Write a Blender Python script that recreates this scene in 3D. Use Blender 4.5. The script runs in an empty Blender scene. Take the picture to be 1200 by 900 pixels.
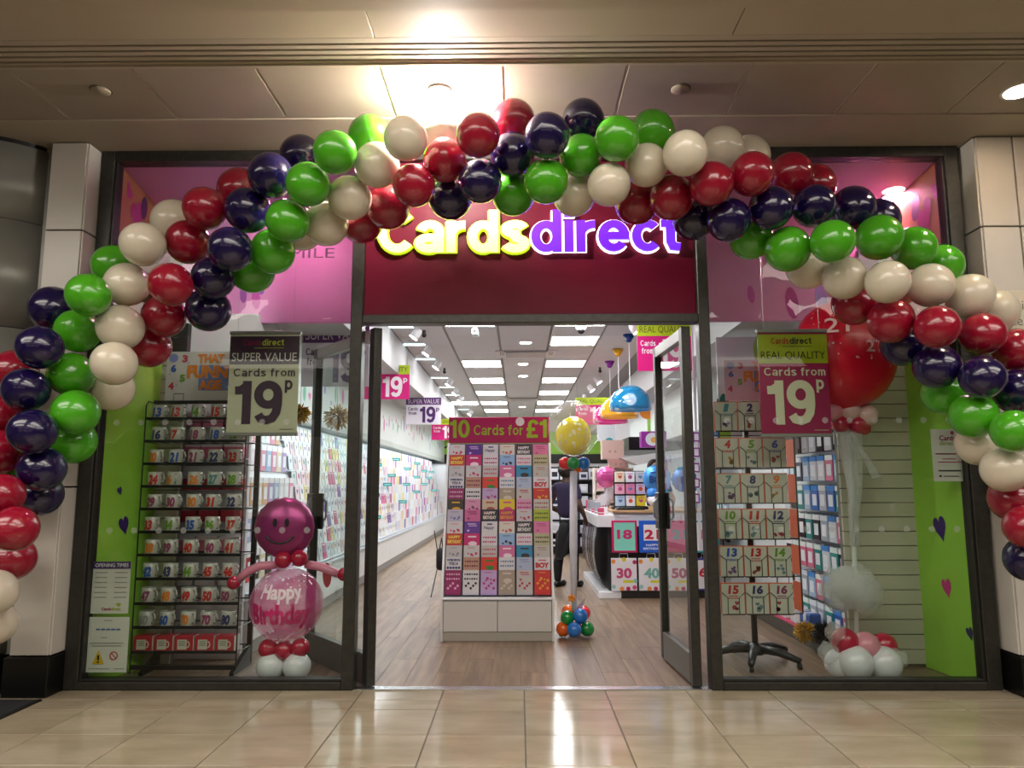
import bpy, bmesh, math, random
from mathutils import Vector, Matrix, Euler
random.seed(7)
SC = bpy.context.scene
COL = SC.collection

# ------------------------------------------------------------------ camera, world, light, exposure
CAM = Vector((0, -4.97, 1.30)); FPX = 870.0
PITCH, YAW, ROLL = math.radians(7.65), math.radians(.53), math.radians(-.136)
CROT = Matrix.Rotation(YAW, 3, 'Z') @ Matrix.Rotation(PITCH + math.pi/2, 3, 'X') @ Matrix.Rotation(ROLL, 3, 'Z')
cd = bpy.data.cameras.new('camera'); cam = bpy.data.objects.new('camera', cd); COL.objects.link(cam)
cd.sensor_width = 36; cd.lens = FPX/1200*36; cd.clip_start = .05; cd.clip_end = 200
cam.matrix_world = Matrix.Translation(CAM) @ CROT.to_4x4()
SC.camera = cam
vs = SC.view_settings
SC.cycles.transparent_max_bounces = 32
vs.view_transform = 'Standard'; vs.look = 'None'; vs.gamma = 1; vs.exposure = 0.0; vs.use_curve_mapping = False
w = bpy.data.worlds.new('world'); SC.world = w; w.use_nodes = True
w.node_tree.nodes['Background'].inputs[0].default_value = (1, .86, .72, 1)
w.node_tree.nodes['Background'].inputs[1].default_value = .10
SHOP_LIGHT = 26; SPOT_LIGHT = 28; MALL_LIGHT = 88; MALL_LAMP = 110; BULB = 1500

def area(name, loc, size, size_y, power, color, rot=(0, 0, 0)):
    l = bpy.data.lights.new(name, 'AREA'); l.shape = 'RECTANGLE'; l.size = size; l.size_y = size_y
    l.energy = power; l.color = color
    o = bpy.data.objects.new(name, l); COL.objects.link(o); o.location = loc; o.rotation_euler = rot
    return o
# concourse ceiling luminaires behind the photographer
for y, k in ((-2.7, .85), (-4.6, 1), (-9, .35)):
    for x in (-4.2, 0, 4.2):
        area('concourse_light', (x, y, 3.58), 3.2, 1.1, MALL_LIGHT*k, (1, .92, .82))

def ray(px, py): return CROT @ Vector((px-600, 450-py, -FPX))
def P(px, py, Y):                       # the point of the pixel's ray on the plane y = Y
    r = ray(px, py); return CAM + r*((Y-CAM.y)/r.y)
def G(px, py, z=0.):                    # the point of the pixel's ray at height z
    r = ray(px, py); return CAM + r*((z-CAM.z)/r.z)

# ------------------------------------------------------------------ materials
def lin(h):
    if not isinstance(h, str): return tuple(h)[:3]
    v = [int(h[i:i+2], 16)/255 for i in (1, 3, 5)]
    return tuple(c/12.92 if c <= .04045 else ((c+.055)/1.055)**2.4 for c in v)
MATS = {}
def mat(h, rough=.5, metal=0, emit=0, coat=0, alpha=1, name=None, trans=0, sub=0, spec=.5):
    key = (h, rough, metal, emit, coat, alpha, trans, sub, spec)
    if key in MATS: return MATS[key]
    m = bpy.data.materials.new(name or 'm_'+str(len(MATS))); m.use_nodes = True; MATS[key] = m
    b = m.node_tree.nodes['Principled BSDF']; c = lin(h)
    b.inputs['Base Color'].default_value = (*c, 1); b.inputs['Roughness'].default_value = rough
    b.inputs['Metallic'].default_value = metal; b.inputs['Specular IOR Level'].default_value = spec
    if emit: b.inputs['Emission Color'].default_value = (*c, 1); b.inputs['Emission Strength'].default_value = emit
    if coat: b.inputs['Coat Weight'].default_value = coat; b.inputs['Coat Roughness'].default_value = .06
    if alpha < 1: b.inputs['Alpha'].default_value = alpha
    if trans: b.inputs['Transmission Weight'].default_value = trans
    if sub: b.inputs['Subsurface Weight'].default_value = sub; b.inputs['Subsurface Radius'].default_value = (.05, .03, .03)
    return m
def noisy(h1, h2, scale=3, rough=.4, stretch=(1, 1, 1), detail=5, coat=0, bump=0, rnd=0, contrast=(.35, .65), metal=0):
    m = mat(h1, rough, metal, 0, coat, name='noisy'); m = m.copy(); nt = m.node_tree; b = nt.nodes['Principled BSDF']
    tc = nt.nodes.new('ShaderNodeTexCoord'); mp = nt.nodes.new('ShaderNodeMapping'); mp.inputs['Scale'].default_value = stretch
    n = nt.nodes.new('ShaderNodeTexNoise'); n.inputs['Scale'].default_value = scale; n.inputs['Detail'].default_value = detail
    r = nt.nodes.new('ShaderNodeValToRGB'); e = r.color_ramp.elements
    e[0].position, e[1].position = contrast; e[0].color = (*lin(h1), 1); e[1].color = (*lin(h2), 1)
    L = nt.links.new; oi = nt.nodes.new('ShaderNodeObjectInfo')
    if rnd:
        ad = nt.nodes.new('ShaderNodeVectorMath'); ad.operation = 'ADD'
        cx = nt.nodes.new('ShaderNodeCombineXYZ'); mu = nt.nodes.new('ShaderNodeMath'); mu.operation = 'MULTIPLY'; mu.inputs[1].default_value = 40
        L(oi.outputs['Random'], mu.inputs[0]); L(mu.outputs[0], cx.inputs[2]); L(mu.outputs[0], cx.inputs[0])
        L(tc.outputs['Object'], ad.inputs[0]); L(cx.outputs[0], ad.inputs[1]); L(ad.outputs[0], mp.inputs[0])
    else: L(tc.outputs['Object'], mp.inputs[0])
    L(mp.outputs[0], n.inputs['Vector']); L(n.outputs['Fac'], r.inputs[0])
    if rnd:
        hs = nt.nodes.new('ShaderNodeHueSaturation'); mr = nt.nodes.new('ShaderNodeMapRange')
        mr.inputs['To Min'].default_value = 1-rnd; mr.inputs['To Max'].default_value = 1+rnd
        L(oi.outputs['Random'], mr.inputs[0]); L(mr.outputs[0], hs.inputs['Value']); L(r.outputs[0], hs.inputs['Color']); L(hs.outputs[0], b.inputs['Base Color'])
    else: L(r.outputs[0], b.inputs['Base Color'])
    if bump:
        bn = nt.nodes.new('ShaderNodeBump'); bn.inputs['Strength'].default_value = bump; bn.inputs['Distance'].default_value = .003
        L(n.outputs['Fac'], bn.inputs['Height']); L(bn.outputs[0], b.inputs['Normal'])
    return m
def glass_mat(tint='#ffffff', rough=0., ior=1.45, name='glass', gain=1.0):
    m = bpy.data.materials.new(name); m.use_nodes = True; nt = m.node_tree; nt.nodes.clear()
    o = nt.nodes.new('ShaderNodeOutputMaterial'); mx = nt.nodes.new('ShaderNodeMixShader'); f = nt.nodes.new('ShaderNodeFresnel')
    t = nt.nodes.new('ShaderNodeBsdfTransparent'); g = nt.nodes.new('ShaderNodeBsdfGlossy')
    f.inputs[0].default_value = ior; t.inputs[0].default_value = (*lin(tint), 1); g.inputs['Roughness'].default_value = rough
    mu = nt.nodes.new('ShaderNodeMath'); mu.operation = 'MULTIPLY'; mu.inputs[1].default_value = gain; mu.use_clamp = True
    ge = nt.nodes.new('ShaderNodeNewGeometry'); iv = nt.nodes.new('ShaderNodeMath'); iv.operation = 'SUBTRACT'; iv.inputs[0].default_value = 1
    m2 = nt.nodes.new('ShaderNodeMath'); m2.operation = 'MULTIPLY'
    L = nt.links.new; L(f.outputs[0], mu.inputs[0]); L(ge.outputs['Backfacing'], iv.inputs[1]); L(mu.outputs[0], m2.inputs[0]); L(iv.outputs[0], m2.inputs[1]); L(m2.outputs[0], mx.inputs[0]); L(t.outputs[0], mx.inputs[1]); L(g.outputs[0], mx.inputs[2]); L(mx.outputs[0], o.inputs[0])
    return m
GLASS = glass_mat('#f2f6f4')
FILM = glass_mat('#fafbff', .03, 1.2, 'clear film', 1.0)
FRAME = noisy('#2b2a26', '#35342f', 30, .38, metal=.3)
BLACK = mat('#0c0c0d', .4); WHITE = mat('#e8e8ea', .45); CHROME = mat('#c8ccd0', .2, 1); STEEL = mat('#9b9fa3', .35, 1)
WIRE = mat('#101012', .35); PAPER = mat('#f2f2f2', .6)

# ------------------------------------------------------------------ mesh building
class MB:
    def __init__(s): s.v = []; s.f = []
    def add(s, vs, fs):
        n = len(s.v); s.v += [tuple(v) for v in vs]; s.f += [tuple(i+n for i in f) for f in fs]; return s
    def box(s, x0, x1, y0, y1, z0, z1, M=None):
        v = [Vector(p) for p in ((x0,y0,z0),(x1,y0,z0),(x1,y1,z0),(x0,y1,z0),(x0,y0,z1),(x1,y0,z1),(x1,y1,z1),(x0,y1,z1))]
        if M: v = [M @ p for p in v]
        return s.add(v, ((3,2,1,0),(4,5,6,7),(0,1,5,4),(1,2,6,5),(2,3,7,6),(3,0,4,7)))
    def bbox(s, x0, x1, y0, y1, z0, z1, b=.004, M=None):     # box with chamfered edges
        bm = bmesh.new(); bmesh.ops.create_cube(bm, size=1)
        for v in bm.verts: v.co = Vector(((x0+x1)/2+v.co.x*(x1-x0), (y0+y1)/2+v.co.y*(y1-y0), (z0+z1)/2+v.co.z*(z1-z0)))
        bmesh.ops.bevel(bm, geom=bm.edges[:], offset=b, segments=1, affect='EDGES')
        bm.verts.index_update(); vs = [M @ v.co if M else v.co.copy() for v in bm.verts]; fs = [[v.index for v in f.verts] for f in bm.faces]; bm.free()
        return s.add(vs, fs)
    def tube(s, pts, r, n=6, cap=True):
        pts = [Vector(p) for p in pts]; rs = r if isinstance(r, (list, tuple)) else [r]*len(pts); vs = []; fs = []
        for i, p in enumerate(pts):
            d = (pts[min(i+1, len(pts)-1)]-pts[max(i-1, 0)]).normalized()
            a = d.cross(Vector((0, 0, 1))) if abs(d.z) < .9 else d.cross(Vector((1, 0, 0))); a.normalize(); b = d.cross(a)
            vs += [p+(a*math.cos(t)+b*math.sin(t))*rs[i] for t in (2*math.pi*k/n for k in range(n))]
        for i in range(len(pts)-1):
            fs += [(i*n+k, i*n+(k+1) % n, (i+1)*n+(k+1) % n, (i+1)*n+k) for k in range(n)]
        if cap: fs += [tuple(range(n))[::-1], tuple((len(pts)-1)*n+k for k in range(n))]
        return s.add(vs, fs)
    def lathe(s, prof, n=24, c=(0, 0, 0), M=None):
        vs = []; fs = []
        for r, z in prof: vs += [Vector((c[0]+r*math.cos(2*math.pi*k/n), c[1]+r*math.sin(2*math.pi*k/n), c[2]+z)) for k in range(n)]
        for i in range(len(prof)-1): fs += [(i*n+k, i*n+(k+1) % n, (i+1)*n+(k+1) % n, (i+1)*n+k) for k in range(n)]
        if prof[0][0] > 1e-6: fs.append(tuple(range(n))[::-1])
        if prof[-1][0] > 1e-6: fs.append(tuple((len(prof)-1)*n+k for k in range(n)))
        if M: vs = [M @ v for v in vs]
        return s.add(vs, fs)
    def ball(s, c, r, n=20, m=12, sq=(1, 1, 1)):
        c = Vector(c); vs = [c+Vector((0, 0, -r*sq[2]))]; fs = []
        for i in range(1, m):
            t = math.pi*i/m
            vs += [c+Vector((r*sq[0]*math.sin(t)*math.cos(2*math.pi*k/n), r*sq[1]*math.sin(t)*math.sin(2*math.pi*k/n), -r*sq[2]*math.cos(t))) for k in range(n)]
        vs.append(c+Vector((0, 0, r*sq[2]))); L = len(vs)-1
        fs += [(0, 1+(k+1) % n, 1+k) for k in range(n)]
        for i in range(m-2): fs += [(1+i*n+k, 1+i*n+(k+1) % n, 1+(i+1)*n+(k+1) % n, 1+(i+1)*n+k) for k in range(n)]
        fs += [(L, 1+(m-2)*n+k, 1+(m-2)*n+(k+1) % n) for k in range(n)]
        return s.add(vs, fs)
    def prism(s, poly, h, M=None):                            # poly in xy, thickness h in z
        n = len(poly); vs = [Vector((x, y, 0)) for x, y in poly]+[Vector((x, y, h)) for x, y in poly]
        if M: vs = [M @ v for v in vs]
        return s.add(vs, [tuple(range(n))[::-1], tuple(range(n, 2*n))]+[(i, (i+1) % n, n+(i+1) % n, n+i) for i in range(n)])
    def mesh(s, name, m, smooth=False):
        me = bpy.data.meshes.new(name); me.from_pydata(s.v, [], s.f)
        if m: me.materials.append(m)
        if smooth: me.shade_smooth()
        me.update(); return me
    def build(s, name, m, parent=None, smooth=False, loc=None, rot=None):
        return link(name, s.mesh(name, m, smooth), parent, loc, rot)
def link(name, me, parent=None, loc=None, rot=None):
    o = bpy.data.objects.new(name, me); COL.objects.link(o)
    if parent: o.parent = parent
    if loc is not None: o.location = loc
    if rot is not None: o.rotation_euler = rot
    return o
def tag(o, label=None, cat=None, group=None, kind=None):
    if label: o['label'] = label
    if cat: o['category'] = cat
    if group: o['group'] = group
    if kind: o['kind'] = kind
    return o
def thing(name, label, cat, loc=(0, 0, 0), rz=0, group=None, kind=None):
    o = bpy.data.objects.new(name, None); COL.objects.link(o); o.empty_display_size = .05
    o.location = loc; o.rotation_euler = (0, 0, rz); return tag(o, label, cat, group, kind)
def struct(o): o['kind'] = 'structure'; return o
ORD = ['first','second','third','fourth','fifth','sixth','seventh','eighth','ninth','tenth','eleventh','twelfth','thirteenth','fourteenth','fifteenth','sixteenth','seventeenth','eighteenth','nineteenth','twentieth','twenty-first','twenty-second','twenty-third','twenty-fourth','twenty-fifth','twenty-sixth','twenty-seventh','twenty-eighth','twenty-ninth','thirtieth','thirty-first','thirty-second','thirty-third','thirty-fourth','thirty-fifth','thirty-sixth']

# text as mesh: unit verts (x right, y up) with its own bounding box normalised to origin at bottom left
TC = {}
def txt(s, bold=0., ext=0., space=1.0, shear=0.):
    k = (s, bold, ext, space, shear)
    if k not in TC:
        c = bpy.data.curves.new('t', 'FONT'); c.body = s; c.size = 1; c.offset = bold; c.extrude = ext; c.resolution_u = 3
        c.space_character = space; c.shear = shear; c.align_x = 'LEFT'
        o = bpy.data.objects.new('t', c); me = o.to_mesh()
        v = [x.co.copy() for x in me.vertices]; f = [tuple(p.vertices) for p in me.polygons]; o.to_mesh_clear()
        x0 = min(p.x for p in v); y0 = min(p.y for p in v); x1 = max(p.x for p in v); y1 = max(p.y for p in v)
        TC[k] = ([Vector((p.x-x0, p.y-y0, p.z)) for p in v], f, x1-x0, y1-y0); bpy.data.objects.remove(o); bpy.data.curves.remove(c)
    return TC[k]
def write(mb, s, x0, x1, y0, y1, M, bold=0., ext=0., keep=False, shear=0., space=1.):
    """text s stretched into the rectangle x0..x1, y0..y1 of the plane M (x right, y up, z out)"""
    v, f, wd, h = txt(s, bold, ext, space, shear)
    sx, sy = (x1-x0)/wd, (y1-y0)/h
    if keep: sx = sy = min(sx, sy); x0 = (x0+x1)/2-wd*sx/2; y0 = (y0+y1)/2-h*sy/2
    return mb.add([M @ Vector((x0+p.x*sx, y0+p.y*sy, p.z*min(sx, sy))) for p in v], f)
# grotesque bold lettering drawn as strokes: cap height 1, baseline 0
def arc(cx, cy, rx, ry, a0, a1, n=14): return [(cx+rx*math.cos(math.radians(a0+(a1-a0)*k/n)), cy+ry*math.sin(math.radians(a0+(a1-a0)*k/n))) for k in range(n+1)]
SF = {'C': [arc(.39, .5, .30, .41, 42, 318, 20)], 'a': [[(.47, 0), (.47, .48)], arc(.29, .47, .18, .19, 0, 165), arc(.265, .215, .185, .13, 0, 360, 20)], 'r': [[(.1, 0), (.1, .74)], arc(.37, .40, .27, .25, 180, 88)],
 'd': [arc(.3, .365, .205, .285, 0, 360, 22), [(.51, 0), (.51, 1)]], 's': [arc(.27, .54, .18, .115, 15, 270, 12)+arc(.27, .20, .185, .12, 80, -165, 12)], 'i': [[(.1, 0), (.1, .74)], [(.1, .83), (.1, 1)]],
 'e': [arc(.3, .37, .21, .285, 0, 322, 20), [(.09, .37), (.6, .37)]], 'c': [arc(.3, .37, .21, .285, 45, 315, 18)], 't': [[(.2, .95), (.2, .22), (.245, .11), (.38, .09)], [(.02, .66), (.38, .66)]],
 'f': [[(.17, 0), (.17, .78), (.21, .89), (.37, .91)], [(.02, .66), (.37, .66)]], 'o': [arc(.3, .37, .21, .285, 0, 360, 22)], 'm': [[(.1, 0), (.1, .74)], arc(.235, .5, .135, .16, 180, 0, 8)+[(.37, 0)], arc(.505, .5, .135, .16, 180, 0, 8)+[(.64, 0)]],
 '9': [arc(.3, .68, .21, .235, 0, 360, 22), [(.51, .70), (.51, .45), (.48, .26), (.40, .13), (.28, .085), (.16, .12), (.10, .22)]], '0': [arc(.31, .5, .215, .41, 0, 360, 24)], '1': [[(.34, 0), (.34, 1)], [(.08, .78), (.20, .785), (.30, .86)]],
 '£': [arc(.37, .71, .18, .20, 5, 180, 12)+[(.2, .4), (.2, .28), (.09, .09)], [(.04, .085), (.60, .085)], [(.03, .46), (.46, .46)]], 'p': [arc(.3, .365, .205, .285, 0, 360, 22), [(.1, -.26), (.1, .74)]]}
def glyph(c, w):
    vs, fs, fs_ = [], [], []
    for st in SF[c]:
        closed = math.dist(st[0], st[-1]) < 1e-6; p = st[:-1] if closed else st; n = len(p); b0 = len(vs)
        for k in range(n):
            a, b = (p[k-1], p[(k+1) % n]) if closed else (p[max(k-1, 0)], p[min(k+1, n-1)])
            dx, dy = b[0]-a[0], b[1]-a[1]; L = math.hypot(dx, dy); nx, ny = -dy/L, dx/L; h = w/2
            if not closed and 0 < k < n-1:
                d1 = (p[k][0]-a[0], p[k][1]-a[1]); l1 = math.hypot(*d1); cs = max(.5, (d1[0]*dx+d1[1]*dy)/(l1*L)); h /= cs
            z = len(fs_)*.0006; vs += [(p[k][0]+nx*h, p[k][1]+ny*h, z), (p[k][0]-nx*h, p[k][1]-ny*h, z)]
        for k in range(n if closed else n-1):
            i, j = b0+2*k, b0+2*((k+1) % n); fs.append((i+1, j+1, j, i))
        fs_.append(1)
    return vs, fs
def solid(mb, vs, fs, M, z0, z1):                                # flat strokes given thickness z0..z1
    for f in fs:
        q = [vs[i] for i in f]; n = len(q)
        mb.add([M @ Vector((x, y, z1+e)) for x, y, e in q]+[M @ Vector((x, y, z0)) for x, y, e in q], [tuple(range(n))]+[(i, n+i, n+(i+1) % n, (i+1) % n) for i in range(n)])
def sfont(mb, s, x0, x1, y0, y1, M, w=.17, gap=.10):
    pos = []; x = 0
    for c in s:
        if c == ' ': x += .28; continue
        v, f = glyph(c, w); a = min(p[0] for p in v); b = max(p[0] for p in v); pos.append((c, x-a)); x += b-a+gap
    tot = x-gap; k = (x1-x0)/tot
    for c, ox in pos:
        v, f = glyph(c, w); mb.add([M @ Vector((x0+(px+ox)*k, y0+py*(y1-y0), e)) for px, py, e in v], f)
    return mb
def nineteen(mb, x0, x1, y0, y1, M, bold=.05): return sfont(mb, '19', x0, x1, y0, y1, M, .19, .06)
def face(o=(0, 0, 0), n='-y', off=.0015):                       # plane frames: x right, y up, z towards the viewer
    X, N = {'-y': ((1, 0, 0), (0, -1, 0)), '+x': ((0, 1, 0), (1, 0, 0)), '-x': ((0, -1, 0), (-1, 0, 0))}[n]
    X, N, U = Vector(X), Vector(N), Vector((0, 0, 1))
    M = Matrix((X, U, N)).transposed().to_4x4(); M.translation = Vector(o)+N*off; return M
def rect(mb, x0, x1, y0, y1, M): return mb.add([M @ Vector(p) for p in ((x0,y0,0),(x1,y0,0),(x1,y1,0),(x0,y1,0))], [(0,1,2,3)])
def disc(mb, x, y, r, M, n=14, ry=None, a=0.):
    ry = ry or r; ca, sa = math.cos(a), math.sin(a)
    pts = [(r*math.cos(2*math.pi*k/n), ry*math.sin(2*math.pi*k/n)) for k in range(n)]
    return mb.add([M @ Vector((x+p*ca-q*sa, y+p*sa+q*ca, 0)) for p, q in pts], [tuple(range(n))])
def heart(mb, x, y, s, M, a=0., n=20, sx=1.):
    ca, sa = math.cos(a), math.sin(a); vs = []
    for k in range(n):
        t = 2*math.pi*k/n; p = sx*s*math.sin(t)**3; q = s*(13*math.cos(t)-5*math.cos(2*t)-2*math.cos(3*t)-math.cos(4*t))/16
        vs.append(M @ Vector((x+p*ca-q*sa, y+p*sa+q*ca, 0)))
    c = M @ Vector((x, y, 0)); return mb.add(vs+[c], [(k, (k+1) % n, n) for k in range(n)])

# ================================================================== STRUCTURE
# ---- concourse floor of polished stone tiles
TS = .512; X0 = .027
fl = struct(MB().box(-9, 9, -14, -.045, -.06, -.006).build('floor', mat('#4d4436', .6)))
tile_m = noisy('#8d8069', '#a59a84', 2.2, .13, (1, 2.5, 1), 8, rnd=.05, contrast=(.3, .72))
ys = [-.045, -.25, -.45]+[-.45-.432*k for k in range(1, 8)]
tm = {}
for j in range(len(ys)-1):
    d = ys[j]-ys[j+1]
    for i in range(-9, 9):
        if j > 3 and abs(i+.5) > 5: continue
        k = round(d, 3)
        if k not in tm: tm[k] = MB().bbox(.003, TS-.003, -d+.003, -.003, -.012, 0, .0015).mesh('tile', tile_m)
        link('tile', tm[k], fl, (X0+i*TS, ys[j], 0))
# ---- shop floor of wood laminate planks
sf = struct(MB().box(-2.95, 3.0, -.045, 16, -.05, -.004).build('floor_shop', noisy('#7d6a55', '#97836b', 1.5, .35, (9, .7, 1))))
plank_m = noisy('#64503f', '#947d66', 2.2, .3, (10, .8, 1), 6, rnd=.13, contrast=(.3, .75))
pm = {L: MB().bbox(.0008, .1892, .0008, L-.0008, -.006, 0, .0008).mesh('plank', plank_m) for L in (1.2, .4, .8)}
for i in range(30):
    y = .012; k = i % 3; x = -2.85+i*.19
    while y < 6.4:
        L = (.4, .8, 1.2)[k] if y < .02 else 1.2
        link('plank', pm[L], sf, (x, y, 0)); y += L
struct(MB().bbox(-1.06, 1.215, -.05, .03, -.01, .008, .003).build('trim_1', mat('#d9dcdf', .25, 1)))
# ---- concourse soffit: one level, joints and a linear slot diffuser
CZ = 3.62
soffit = noisy('#ada08d', '#b5a896', 1.2, .6)
ce = struct(MB().box(-9, 9, -1.10, -.49, CZ+.03, CZ+.10).build('ceiling', mat('#6e6250', .8)))
pan_m = noisy('#a19484', '#aa9d8d', 1.5, .5, rnd=.03)
pmesh = MB().bbox(.006, .694, -.59, 0, 0, .02, .004).mesh('ceiling_panel', pan_m)
for i in range(-7, 8): link('ceiling_panel', pmesh, ce, (-.081+i*.6985, -.495, CZ+.006))
MB().box(-9, 9, -1.085, -.492, CZ+.012, CZ+.03).build('joint_strip', mat('#c9bda9', .5), ce)
struct(MB().box(-9, 9, -.49, .12, CZ, CZ+.12).build('ceiling_band', soffit))
MB_ = MB()
slot = struct(MB().box(-9, 9, -1.36, -1.10, CZ+.05, CZ+.1).build('ceiling_diffuser', BLACK))
for k in range(5):
    y0 = -1.36+k*.05; MB().bbox(-9, 9, y0+(.014 if k else 0), y0+.05, CZ, CZ+.04, .003).build('blade', soffit, slot)
MB().bbox(-9, 9, -1.125, -1.10, CZ-.012, CZ+.01, .002).build('lip', soffit, slot)
fr = struct(MB().box(-9, 9, -14, -1.36, CZ+.012, CZ+.1).build('ceiling_front', mat('#6e6250', .8)))
up = noisy('#b3a48e', '#bbad98', 1.0, .6)
x = -9.
for xn in (-4.6, -2.9, -.75, 1.12, 3.0, 4.9, 9):
    MB().bbox(x+.002, xn-.002, -1.60, -1.365, CZ-.004, CZ+.012, .002).build('fascia_panel', up, fr); x = xn
MB().bbox(-9, 9, -14, -1.606, CZ-.02, CZ+.012, .003).build('fascia_panel', up, fr)
# ---- opposite side of the concourse (seen only in reflections): wall with a lit shop window
opp = struct(MB().box(-9, 9, -14.2, -14, 0, CZ).build('wall_opposite', mat('#8d8272', .6)))
for x in (-5.2, 0, 5.2):
    MB().box(x-2, x+2, -14, -13.97, .5, 2.5).build('lit_window', mat('#ffe9cf', .4, emit=.5), opp)
for sx, nm in ((-9, 'wall_concourse_left'), (9, 'wall_concourse_right')):
    struct(MB().box(sx-.1, sx+.1, -14, .3, 0, CZ).build(nm, mat('#7a7062', .6)))
# ---- columns beside the shopfront
white_p = noisy('#b9b4ab', '#c3beb5', 1.0, .3); grey_p = noisy('#77766f', '#807f78', 1.2, .32, metal=.2); seam = mat('#0b0a0a', .5)
for s, xi, nm in ((-1, -2.925, 'wall_left_pier'), (1, 3.075, 'wall_right_pier')):
    core = struct(MB().box(*sorted((xi+s*.012, xi+s*.26)), -.17, .10, 0, CZ).build(nm, seam))
    zs = [.24, 1.285, 2.995, CZ-.004] if s < 0 else [.24, 1.28, 2.985, CZ-.004]
    for a, b in zip(zs, zs[1:]):
        MB().bbox(*sorted((xi+s*.012, xi+s*.252)), -.195, -.165, a+.006, b-.004, .003).build('panel', white_p, core)
        MB().bbox(*sorted((xi, xi+s*.012)), -.185, .03, a+.006, b-.004, .003).build('side_panel', white_p, core)
    MB().bbox(*sorted((xi-s*.012, xi+s*.27)), -.225, .02, 0, .24, .004).build('plinth', mat('#070707', .3), core)
# left: big rounded grey column; right: broad flat panels
rc = struct(MB().lathe([(.50, 0), (.50, CZ)], 40, (-3.70, .16, 0)).build('wall_left_column', seam))
for a, b in ((.24, 1.33), (1.33, 2.33), (2.33, 3.06), (3.06, CZ-.03)):
    MB().lathe([(.512, a+.004), (.512, b-.004)], 64, (-3.70, .16, 0)).build('panel', grey_p, rc, True)
MB().lathe([(.53, 0), (.53, .235)], 40, (-3.70, .16, 0)).build('plinth', mat('#070707', .3), rc)
rw = struct(MB().box(3.34, 9, -.17, .10, 0, CZ).build('wall_right_panels', seam))
for a, b in ((.24, 1.28), (1.28, 2.985), (2.985, CZ-.004)):
    for x0, x1 in ((3.335, 4.3), (4.3, 5.3), (5.3, 6.3)):
        MB().bbox(x0+.004, x1-.004, -.195, -.165, a+.006, b-.004, .003).build('panel', white_p, rw)
MB().bbox(3.335, 9, -.225, .02, 0, .24, .004).build('plinth', mat('#070707', .3), rw)
struct(MB().box(-9, -3.17, -.10, .10, 0, CZ).build('wall_left_panels', grey_p))
# ---- shopfront frame
ff = thing('trim_2', None, None, kind='structure')
for x0, x1, z0, z1, y0, y1 in ((-2.92, -2.825, 0, 3.63, -.05, .06), (2.955, 3.05, 0, 3.63, -.05, .06), (-1.14, -1.06, 0, 3.55, -.05, .06), (1.215, 1.29, 0, 3.55, -.05, .06)):
    MB().bbox(x0, x1, y0, y1, z0, z1, .005).build('post', FRAME, ff)
for x0, x1, z0, z1 in ((-2.825, 2.955, 3.545, 3.63), (-2.825, -1.14, 0, .05), (1.29, 2.955, 0, .05), (-1.06, 1.215, 2.38, 2.44)):
    MB().bbox(x0, x1, -.05, .06, z0, z1, .005).build('rail', FRAME, ff)
for x0, x1, z0, z1 in ((-2.825, -2.808, .05, 3.545), (2.938, 2.955, .05, 3.545), (-2.808, -1.14, .05, .066), (1.29, 2.938, .05, .066)):
    MB().bbox(x0, x1, -.035, .045, z0, z1, .003).build('glazing_bead', mat('#1c1b19', .4), ff)
DOT = mat('#b8bcbc', .6, alpha=.35)
for n, (x0, x1) in enumerate(((-2.808, -1.14), (1.29, 2.938))):
    wn = thing('window_%d' % (n+1), None, None, kind='structure')
    MB().box(x0, x1, -.004, .004, .066, 3.545).build('pane', GLASS, wn)
    k = 0
    for zz in (1.715, 1.0):
        x = x0+.10
        while x < x1-.03:
            b = MB(); disc(b, x, zz, .021, face((0, -.0045, 0))); b.build('manifestation_dot', DOT, wn); x += .1635
# ---- doors, both swung into the shop
def door(n, pv, free):
    pv = Vector((*pv, 0)); fv = Vector((*free, 0)); d = fv-pv; L = d.length; a = math.atan2(d.y, d.x)
    t = thing('door_%d' % n, None, None, (pv.x, pv.y, 0), a, kind='structure')
    H = 2.36
    MB().bbox(-.03, .045, -.03, .03, .012, H, .004).build('stile', FRAME, t)
    MB().bbox(L-.06, L, -.03, .03, .012, H-.004, .004).build('stile', FRAME, t)
    MB().bbox(.045, L-.06, -.028, .028, H-.085, H-.004, .004).build('rail', mat('#8f8d88', .35, .6), t)
    MB().bbox(.045, L-.06, -.028, .028, .012, .205, .004).build('rail', mat('#5b5a55', .35, .5), t)
    MB().box(.045, L-.06, -.004, .004, .205, H-.085).build('pane', GLASS, t)
    for s in (-1, 1):
        h = MB().bbox(L-.115, L+.0, s*.034-.012, s*.034+.012, .96, 1.23, .004).build('handle', mat('#15181a', .35), t)
        MB().tube([(L-.09, s*.05, 1.02), (L-.09, s*.075, 1.05), (L-.09, s*.075, 1.16), (L-.09, s*.05, 1.19)], .008).build('pull', STEEL, h)
    return t
door(1, (-.975, .03), (-1.6, .83)); door(2, (1.135, .03), (1.09, .83))
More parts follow.
